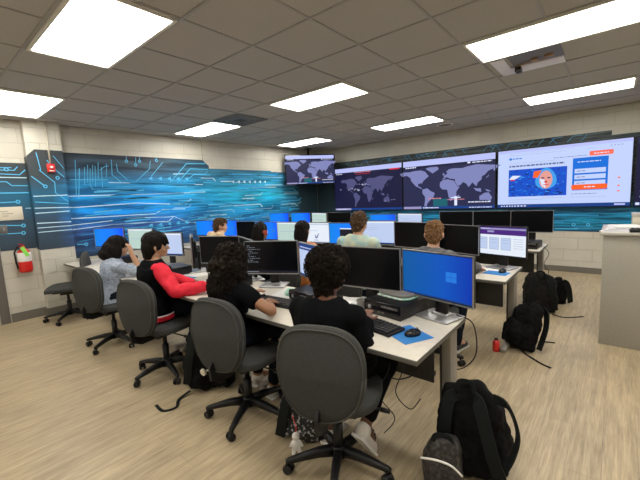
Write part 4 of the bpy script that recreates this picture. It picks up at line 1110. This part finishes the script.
person('seated person with long black hair in an orange top in the middle row', RX[2], .36, 6, 'skin_m', [(RX[2]-.12, .70, .79), (RX[2]+.14, .70, .79)], lean=5, shoes='shoe_dark', head=(20, 6, 0), hair=hair_long('hair_black'), top='orange_cloth', vox=.008, hz=-.015)
person('seated person in a pale tie-dye shirt with short brown hair in the middle row', RX[3], .36, 0, 'skin_m', [(RX[3]-.13, .70, .79), (RX[3]+.15, .70, .79)], lean=3, shoes='shoe_dark', head=(12, 10, 0), hair=hair_short('hair_brown'), top='tiedye', sleeve='half', vox=.008, hz=.085, broad=1.15)
person('seated fair-haired person in a grey shirt with one hand on a blue mouse pad', RX[4], .36, -6, 'skin_l', [(RX[4]-.10, .68, .79), (1.30, .86, .785)], lean=9, shoes='shoe_dark', head=(20, 12, 0), hair=hair_short('hair_fair', .001), top='grey_cloth', vox=.007, hz=.0)


# ------------------------------------------------------------------ backpacks
def ribbon(name, pts, w_, th, m, parent, up=None):
    P = [Vector(p) for p in pts]; out = []
    for i in range(len(P)-1):      # Catmull-Rom
        p0, p1, p2, p3 = P[max(i-1, 0)], P[i], P[i+1], P[min(i+2, len(P)-1)]
        for k in range(6):
            s = k/6; out.append(.5*((2*p1)+(p2-p0)*s+(2*p0-5*p1+4*p2-p3)*s*s+(3*p1-p0-3*p2+p3)*s**3))
    out.append(P[-1])
    mb = MB(); mb.tube(out, th, flat=(w_, th), up=up) if w_ else mb.tube(out, th)
    return mb.build(name, m, parent)
def backpack(label, loc, rz, w_=.32, h=.46, dp=.20, tilt=0, m='pack_black', strap='pack_strap', pocket=True, straps=True, sag=.03, seed=0, roll=0):
    """local: base on z=0, back panel (with straps) faces -Y, front pocket faces +Y"""
    t = thing('backpack', label, 'backpack', loc, R(rz))
    rot = Matrix.Rotation(R(tilt), 3, 'X') @ Matrix.Rotation(R(roll), 3, 'Y')
    off = Vector((0, 0, 0))
    corners = [rot @ Vector((sx*w_/2*.9, sy*dp/2*.9, 0.012)) for sx in (-1, 1) for sy in (-1, 1)]
    off.z = -min(c.z for c in corners)+.004
    F = lambda p: rot @ Vector(p)+off
    fn = lambda co, n: (lambda c: Vector((c.x, c.y, max(c.z, .003))))(co+n*(noise.noise(co*9+Vector((seed, 0, 0)))*sag+noise.noise(co*28+Vector((seed, 0, 0)))*sag*.35))
    def lofted(secs):
        mb = MB(); rg = []
        for c, rx, ry in secs:
            rg.append([F(Vector(c)+Vector((rx*math.copysign(abs(math.cos(a))**.62, math.cos(a)), ry*math.copysign(abs(math.sin(a))**.62, math.sin(a)), 0))) for a in [2*PI*k/32 for k in range(32)]])
        mb.rings(rg); return mb
    secs = [((0, 0, .005), w_*.44, dp*.42), ((0, 0, .04), w_*.5, dp*.5), ((0, 0, h*.4), w_*.51, dp*.52), ((0, 0, h*.7), w_*.47, dp*.46), ((0, -.01, h*.88), w_*.38, dp*.36), ((0, -.02, h*.97), w_*.24, dp*.22), ((0, -.02, h), w_*.12, dp*.1)]
    lofted(secs).blob('pack_body', m, t, .010, 3, fn)
    if pocket:
        lofted([((0, dp*.5, .02), w_*.34, .03), ((0, dp*.53, .06), w_*.40, .05), ((0, dp*.53, h*.35), w_*.40, .05), ((0, dp*.46, h*.52), w_*.33, .03), ((0, dp*.42, h*.56), w_*.25, .015)]).blob('front_pocket', m, t, .010, 3, fn)
        ribbon('zipper', [F((-w_*.36, dp*.52, h*.40)), F((-w_*.2, dp*.60, h*.47)), F((w_*.2, dp*.60, h*.47)), F((w_*.36, dp*.52, h*.40))], 0, .004, 'grey_metal', t)
    for s in (-1, 1) if straps else ():
        ribbon('shoulder_strap', [F((s*.05, -dp*.42, h*.90)), F((s*.075, -dp*.60, h*.86)), F((s*.10, -dp*.68, h*.6)), F((s*.12, -dp*.62, h*.32)), F((s*.14, -dp*.52, h*.10))], .062, .012, strap, t, up=rot @ Vector((0, -1, 0)))
    ribbon('handle', [F((-.045, -dp*.32, h*.93)), F((-.03, -dp*.30, h*1.04)), F((.03, -dp*.30, h*1.04)), F((.045, -dp*.32, h*.93))], .022, .006, strap, t, up=rot @ Vector((0, 1, 0)))
    return t
P1L = backpack('large black backpack standing at the near right corner, straps towards the camera', (1.755, -.76, 0), 4, .35, .465, .20, tilt=-6, roll=-6, seed=3)
ribbon('strap_loop', [(.09, -.02, .46), (.16, -.05, .45), (.205, -.07, .34), (.19, -.08, .23), (.16, -.09, .15)], .045, .010, 'pack_strap', P1L, up=(1, .4, 0))
MB().box((.03, .02, .01), (.01, .01, .01)).bm.free()
M['pack_print'] = mat('patterned_pack_fabric', (.015, .013, .013), .6, bump=(60, .6), var=(50, (.05, .047, .045), (1, 1, 1), (.5, .6)))
BP0 = backpack('small dark patterned bag with white trim in front of the large black backpack', (1.66, -.98, 0), 20, .185, .30, .15, m='pack_print', straps=False, tilt=-4, seed=8, sag=.02)
ribbon('trim_cord', [(-.10, -.085, .22), (-.03, -.10, .235), (.04, -.10, .22), (.09, -.09, .17)], 0, .005, 'strobe_white', BP0)
ribbon('trim_cord', [(-.02, -.095, .12), (.0, -.10, .06), (.03, -.098, .04)], 0, .006, 'strobe_white', BP0)
B2 = backpack('black backpack leaning against the right leg of the middle desk row', (1.63, 1.05, 0), 128, .30, .44, .19, tilt=14, seed=5)
ribbon('strap_tail', [(-.06, .02, .05), (-.132, .022, .012), (-.234, .006, .006), (-.348, -.014, .006), (-.421, -.045, .006)], .018, .004, 'pack_strap', B2, up=(0, 0, 1))
ribbon('strap_tail', [(.06, -.10, .08), (.072, -.221, .02), (.089, -.308, .008), (.06, -.376, .008)], .018, .004, 'pack_strap', B2, up=(0, 0, 1))
B3 = backpack('wide dark grey backpack beside the right end of the back desk row', (1.62, 2.30, 0), 20, .36, .47, .22, m='pack_grey', tilt=-5, seed=11)
ribbon('strap_tail', [(.10, -.14, .02), (.2, -.2, .006), (.34, -.16, .006), (.42, -.12, .006)], .02, .004, 'pack_strap', B3, up=(0, 0, 1))
backpack('smaller black backpack behind and to the right of the wide dark grey one', (1.73, 2.76, 0), 40, .27, .34, .17, tilt=0, seed=12)
B4 = backpack('slumped black backpack on the floor between the two chairs left of the nearest one', (-.25, -1.10, 0), 40, .40, .50, .24, tilt=-10, seed=21, sag=.05)
ribbon('strap_tail', [(-.12, -.12, .03), (-.18, -.20, .008), (-.16, -.30, .006), (-.24, -.34, .006), (-.33, -.26, .006)], .022, .004, 'pack_strap', B4, up=(0, 0, 1))
M['pack_floral'] = mat('floral_pack_fabric', (.012, .012, .013), .7, var=(46, (.45, .44, .45), (1, 1, 1), (.56, .60)))
B5 = backpack('black and white patterned backpack under the nearest desk, left of the nearest chair', (.80, -1.08, 0), 30, .30, .33, .18, m='pack_floral', tilt=-6, seed=31)
toy = thing('plush_keychain', 'small white plush figure hanging from the patterned backpack under the desk', 'plush toy', (.885, -1.245, -.035), R(40))
q = MB(); q.ell((0, 0, .10), (.026, .022, .038)); q.ell((0, -.002, .155), (.024, .022, .024))
for s in (-1, 1): q.cap((s*.014, 0, .075), (s*.020, -.004, .045), .012, .011); q.cap((s*.02, 0, .12), (s*.034, -.004, .095), .009, .008)
q.blob('plush_body', 'white_cloth', toy, .004, 2)
MB().tube([(0, .0, .178), (.004, .01, .20), (-.02, .06, .24)], .0025).build('cord', 'red_paint', toy)

def flat(name, label, cat, x, y, z, rz, w_, d_, th, m, bev=.001, group=None):
    o = MB().box((0, 0, th/2), (w_, d_, th), bevel=bev).build(name, m); o.location = (x, y, z); o.rotation_euler = (0, 0, R(rz)); return tag(o, label, cat, group)
Z0 = DZ_
flat('mouse_pad', 'blue mouse pad under a black mouse at the right end of the front row', 'mouse pad', 1.425, -.865, Z0, -28, .215, .185, .003, 'pad_blue', .001, 'blue mouse pads')
flat('mouse_pad', 'blue mouse pad beside the raised red sleeve, in front of the dim blue monitor', 'mouse pad', -1.17, -.76, Z0, 10, .22, .18, .003, 'pad_blue', .001, 'blue mouse pads')
flat('mouse_pad', 'blue mouse pad in front of the purple-headed monitor in the middle row', 'mouse pad', 1.46, .905, Z0, -6, .20, .15, .003, 'pad_blue', .001, 'blue mouse pads')
flat('mouse_pad', 'blue mouse pad in front of the person in pale denim', 'mouse pad', -2.08, -.80, Z0, 8, .22, .18, .003, 'pad_blue', .001, 'blue mouse pads')
# mice
ms = thing('computer_mouse', 'black mouse on the blue pad at the right end of the front row', 'mouse', (1.455, -.865, Z0+.003), R(-30), 'black computer mice')
fnm = lambda co, n: Vector((co.x, co.y, max(co.z, 0)))
q = MB(); q.ell((0, 0, .010), (.031, .052, .026)); q.blob('shell', 'black_gloss', ms, .003, 2, fnm)
MB().cyl((-.004, .028, .0305), (.004, .028, .0305), .008).build('scroll_wheel', 'grey_metal', ms)
dup(ms, 'black mouse under the left hand of the person with long curly hair', (.165, -.83, Z0), R(5), 'black computer mice')
dup(ms, 'black mouse by the hand on the blue pad in the middle row', (1.50, .95, Z0+.003), R(-10), 'black computer mice')
dup(ms, 'black mouse beside the left blue pad, behind the red sleeve', (-1.02, -.80, Z0), R(-5), 'black computer mice')
# keyboards
def make_kb(label, x, y, rz):
    t = thing('keyboard', label, 'keyboard', (x, y, Z0), R(rz), 'black keyboards')
    q = MB(); q.box((0, 0, .010), (.44, .14, .016), rx=R(3), bevel=.005); q.build('case', 'dark_plastic', t)
    k = MB(); r_ = random.Random(1)
    for j in range(5):
        n_ = (15, 15, 14, 13, 9)[4-j] if False else 14
        for i in range(n_):
            if j == 0 and 3 < i < 9:
                if i == 6: k.box((-.19+.0265*i-.0, -.05, .021), (.125, .019, .008), bevel=.002)
                continue
            k.box((-.19+.0292*i, -.05+.0245*j, .0205+.0013*j), (.023, .019, .008), bevel=.002, seg=1)
    k.build('keys', 'keycap', t); return t
M['keycap'] = mat('keycap', (.03, .03, .033), .5)
kb = make_kb('black keyboard half covered by the right arm of the nearest person', 1.165, -.845, -14)
for lb, x, y, rz in [('black keyboard under the hands of the person with long curly hair', .40, -.84, 3), ('black keyboard beyond the red sleeve, in front of the switched-off monitor', -.66, -.84, 6),
                     ('black keyboard in front of the person in pale denim', -1.70, -.82, 0), ('black keyboard in front of the fair-haired person in grey', 1.10, .82, 0), ('black keyboard in front of the person in the tie-dye shirt', RX[3], .80, 0), ('black keyboard in front of the person in orange', RX[2], .80, 0),
                     ('black keyboard in front of the person with braids', RX[1], .80, 0), ('black keyboard in front of the person in the tan hoodie', RX[0], .80, 0)]:
    dup(kb, lb, (x, y, Z0), R(rz), 'black keyboards')
# small desktop computers
def make_pc(label, x, y, rz, group='small black desktop computers'):
    t = thing('desktop_computer', label, 'computer', (x, y, Z0), R(rz), group)
    MB().box((0, .004, .048), (.29, .284, .088), bevel=.004).build('case', 'dark_plastic', t)
    q = MB(); q.box((0, -.142, .048), (.292, .012, .092), bevel=.004); q.build('front_panel', 'black_gloss', t)
    q = MB(); q.box((.06, -.149, .068), (.13, .004, .014), bevel=.001); q.box((-.02, -.149, .030), (.02, .004, .010)); q.box((.01, -.149, .030), (.02, .004, .010)); q.build('drive_slot', 'grey_metal', t)
    MB().lathe([(.0, -.1505), (.012, -.1505), (.014, -.149), (.015, -.147)], (-.10, 0, .05), 20, 'Y').build('badge', 'silver', t)
    q = MB()
    for zz in (.004,): q.box((-.12, -.1, .003), (.03, .03, .006)); q.box((.12, -.1, .003), (.03, .03, .006)); q.box((-.12, .1, .003), (.03, .03, .006)); q.box((.12, .1, .003), (.03, .03, .006))
    q.build('foot', 'dark_plastic', t); return t
pc = make_pc('black desktop computer with a grey case lying on it, between the two nearest monitors', 1.185, -.545, -9)
for lb, x, y, rz in [('black desktop computer behind the short curly hair, right of the mint pouch', .565, -.635, -8), ('black desktop computer behind the long curly hair', -.40, -.72, 6), ('black desktop computer left of the red sleeve', -1.47, -.70, 0), ('black desktop computer under the left end monitors of the front row', -2.95, -.66, 0),
                     ('black desktop computer at the right end of the back row', 1.42, 2.62, -3), ('black desktop computer between the dark monitors of the middle row', .78, 1.0, 0), ('black desktop computer between the two blue monitors of the middle row', -2.38, .95, 4)]:
    dup(pc, lb, (x, y, Z0), R(rz), 'small black desktop computers')
# grey case on top of the nearest computer
gc = thing('equipment_case', 'rounded grey case with a pale green edge lying on the nearest black computer', 'case', (1.18, -.50, Z0+.0945), R(-12))
def slab(mb, w_, d_, z0, z1, n=3.5):
    o_ = superell(w_, d_, n, 36); rg = []
    for z, s in ((z0, .97), (z0+.004, 1.), (z1-.006, 1.), (z1-.001, .975), (z1, .94)): rg.append([Vector((x*s, y*s, z)) for x, y in o_])
    mb.rings(rg)
q = MB(); slab(q, .262, .18, 0, .016); q.build('lower_shell', 'mint', gc)
M['case_grey'] = mat('case_grey', (.20, .19, .175), .55, bump=(200, .2))
q = MB(); slab(q, .258, .176, .016, .036); q.build('lid', 'case_grey', gc)
q = MB()
for k in range(5): q.box((-.09+.045*k, -.0895, .010), (.028, .004, .010), bevel=.001)
q.build('edge_slots', 'paper', gc)
# mint pouch, papers, cups
mp = thing('pouch', 'small mint green pouch on the desk left of the short curly hair', 'pouch', (.32, -.66, Z0), R(20))
q = MB(); q.ell((0, 0, .035), (.05, .035, .035)); q.blob('bag', 'mint', mp, .006, 2, lambda co, n: Vector(((co+n*noise.noise(co*30)*.012).x, (co+n*noise.noise(co*30)*.012).y, max(co.z+n.z*noise.noise(co*30)*.01, .0005))))
ribbon('zipper', [(-.04, 0, .055), (-.02, -.005, .068), (.02, .0, .068), (.04, 0, .056)], 0, .003, 'paper', mp)
flat('paper_sheet', 'white paper sheet behind the keyboard of the person with long curly hair', 'paper', .22, -.58, Z0, 12, .21, .28, .001, 'paper', 0, 'loose papers on the front desks')
flat('paper_sheet', 'white paper sheet left of the switched-off monitor in the front row', 'paper', -1.22, -.60, Z0, -10, .21, .28, .001, 'paper', 0, 'loose papers on the front desks')
flat('paper_sheet', 'white paper behind the nearest dark monitor, by the cables', 'paper', .80, -.56, Z0, 25, .21, .28, .001, 'paper', 0, 'loose papers on the front desks')
flat('notebook', 'closed grey notebook near the dark monitors of the middle row', 'notebook', 1.10, 1.05, Z0, 15, .17, .23, .014, 'case_grey', .002)
flat('paper_sheet', 'white paper under the purple-headed monitor of the middle row', 'paper', 1.36, 1.02, Z0, 5, .28, .2, .001, 'paper', 0)
cup = thing('cup', 'small grey cup between the nearest computer and the dark monitor', 'cup', (.985, -.655, Z0), 0)
MB().lathe([(0, .001), (.026, .001), (.028, .006), (.033, .075), (.031, .077), (.029, .07), (.024, .01), (0, .009)]).build('body', 'case_grey', cup)
rr_ = MB(); rr_.tube([(.031+.0*k, 0, .065-.0) if k == 0 else (.031+.024*math.sin(PI*k/8), 0, .042+.023*math.cos(PI*k/8)) for k in range(9)], .004); rr_.build('handle', 'case_grey', cup)
# red bottle
bt = thing('drink_bottle', 'small red bottle on the floor by the leg of the middle desk row', 'bottle', (1.475, .86, 0))
MB().lathe([(0, 0), (.028, 0), (.031, .006), (.031, .085), (.026, .098), (.014, .105), (.014, .11), (0, .11)]).build('bottle_body', 'red_paint', bt)
MB().lathe([(0, .109), (.016, .109), (.016, .122), (.014, .125), (0, .125)]).build('cap', 'dark_plastic', bt)
# cables
def cord(label, pts, r_=.004):
    P = [Vector(p) for p in pts]; out = []
    for i in range(len(P)-1):
        p0, p1, p2, p3 = P[max(i-1, 0)], P[i], P[i+1], P[min(i+2, len(P)-1)]
        for k in range(8):
            s = k/8; out.append(.5*((2*p1)+(p2-p0)*s+(2*p0-5*p1+4*p2-p3)*s*s+(3*p1-p0-3*p2+p3)*s**3))
    out.append(P[-1])
    o = MB().tube(out, r_, 8).build('cable', 'cable'); tag(o, label, 'cable', 'black computer cables')
cord('black cable sagging under the nearest desk towards its right leg', [(1.05, -.62, .70), (1.15, -.72, .50), (1.25, -.75, .38), (1.38, -.72, .42), (1.45, -.69, .56)])
cord('black cable looping beside the right leg of the nearest desk', [(1.56, -.48, .76), (1.64, -.42, .70), (1.66, -.42, .52), (1.60, -.45, .42), (1.52, -.50, .40)])
cord('thin black cables hanging below the knee of the nearest person', [(1.20, -.75, .70), (1.30, -.85, .52), (1.26, -.92, .36), (1.33, -.86, .20), (1.22, -.80, .02)], .003)
cord('black cable hanging from the nearest desk down to the floor', [(1.32, -.72, .70), (1.36, -.80, .5), (1.33, -.84, .35), (1.40, -.80, .25), (1.44, -.74, .30)], .003)
cord('black cable lying across the desk between the grey cup and the nearest computer', [(.80, -.60, Z0+.005), (.88, -.66, Z0+.005), (.96, -.70, Z0+.005), (1.04, -.715, Z0+.005)], .0035)
cord('black cables tangled at the right end of the back row', [(1.60, 2.72, .74), (1.66, 2.66, .66), (1.62, 2.60, .54), (1.66, 2.70, .42), (1.63, 2.66, .30), (1.66, 2.62, .10)], .004)
# counter on the right
ctr = thing('counter', 'tall plain beige counter cabinet at the right edge', 'counter', (2.95, 1.95, 0))
MB().box((0, 0, .52), (1.48, .80, 1.04), bevel=.004).build('body', 'counter', ctr)
MB().box((0, 0, 1.055), (1.52, .84, .028), bevel=.005).build('countertop', 'counter_top', ctr)
for k in range(7):
    o = MB().box((0, 0, .003), (.215, .28, .006)).build('paper_stack', 'paper_lilac' if k % 2 else 'paper'); o.location = (2.31+.012*k, 1.74+.006*k, 1.0695+.0065*k); o.rotation_euler = (0, 0, R(-12+5*k))
    tag(o, 'fanned pile of white papers on the left end of the beige counter', 'papers', 'fanned papers on the counter')
bx = thing('storage_box', 'cream cardboard box at the back of the beige counter', 'box', (2.62, 2.12, 1.0695))
MB().box((0, 0, .055), (.40, .28, .11), bevel=.004).build('body', 'cream', bx)
MB().box((0, 0, .125), (.41, .29, .03), bevel=.004).build('lid', 'counter_top', bx)
dv = thing('control_keypad', 'dark keypad device on the beige counter at the picture edge', 'keypad', (2.53, 1.68, 1.0695), R(10))
MB().box((0, 0, .016), (.30, .15, .030), bevel=.006).build('case', 'dark_plastic', dv)
q = MB()
for i in range(9):
    for j in range(4): q.box((-.125+.031*i, -.05+.033*j, .033), (.023, .022, .008), bevel=.002, seg=1)
q.build('keys', 'pack_grey', dv)

for c_ in chair0.users_scene[0].objects if False else [o_ for o_ in COL.objects if o_.get('label', '').startswith('grey fabric office chair under the person with long curly hair')]:
    k_ = MB(); k_.cyl((-.13, -.255, .405), (-.13, -.27, .402), .024, .022, 20); k_.cyl((-.10, -.12, .40), (-.13, -.256, .404), .007); k_ = k_.build('tilt_knob', 'plaque', c_); k_['label'] = 'cream round knob'


# ------------------------------------------------------------------ camera and world
cam = bpy.data.cameras.new('camera'); co = bpy.data.objects.new('camera', cam); COL.objects.link(co)
cam.sensor_width = 36; cam.lens = 36*351.43/640; cam.clip_start = .05
r = Vector((0.76824014, 0.63846229, -0.04661536)); u = Vector((-0.04130115, 0.12209916, 0.99165821)); f = Vector((-0.63882807, 0.75990638, -0.1201707))
mt = Matrix((r, u, -f)).transposed().to_4x4(); mt.translation = Vector((2.27410729, -2.59146719, 1.51129835))
co.matrix_world = mt
sc.camera = co
wd = bpy.data.worlds.new('world'); sc.world = wd; wd.use_nodes = True
wd.node_tree.nodes['Background'].inputs[0].default_value = (.5, .5, .5, 1); wd.node_tree.nodes['Background'].inputs[1].default_value = .15
sc.view_settings.view_transform = 'Standard'; sc.view_settings.look = 'None'; sc.view_settings.exposure = 0.; sc.view_settings.gamma = 1
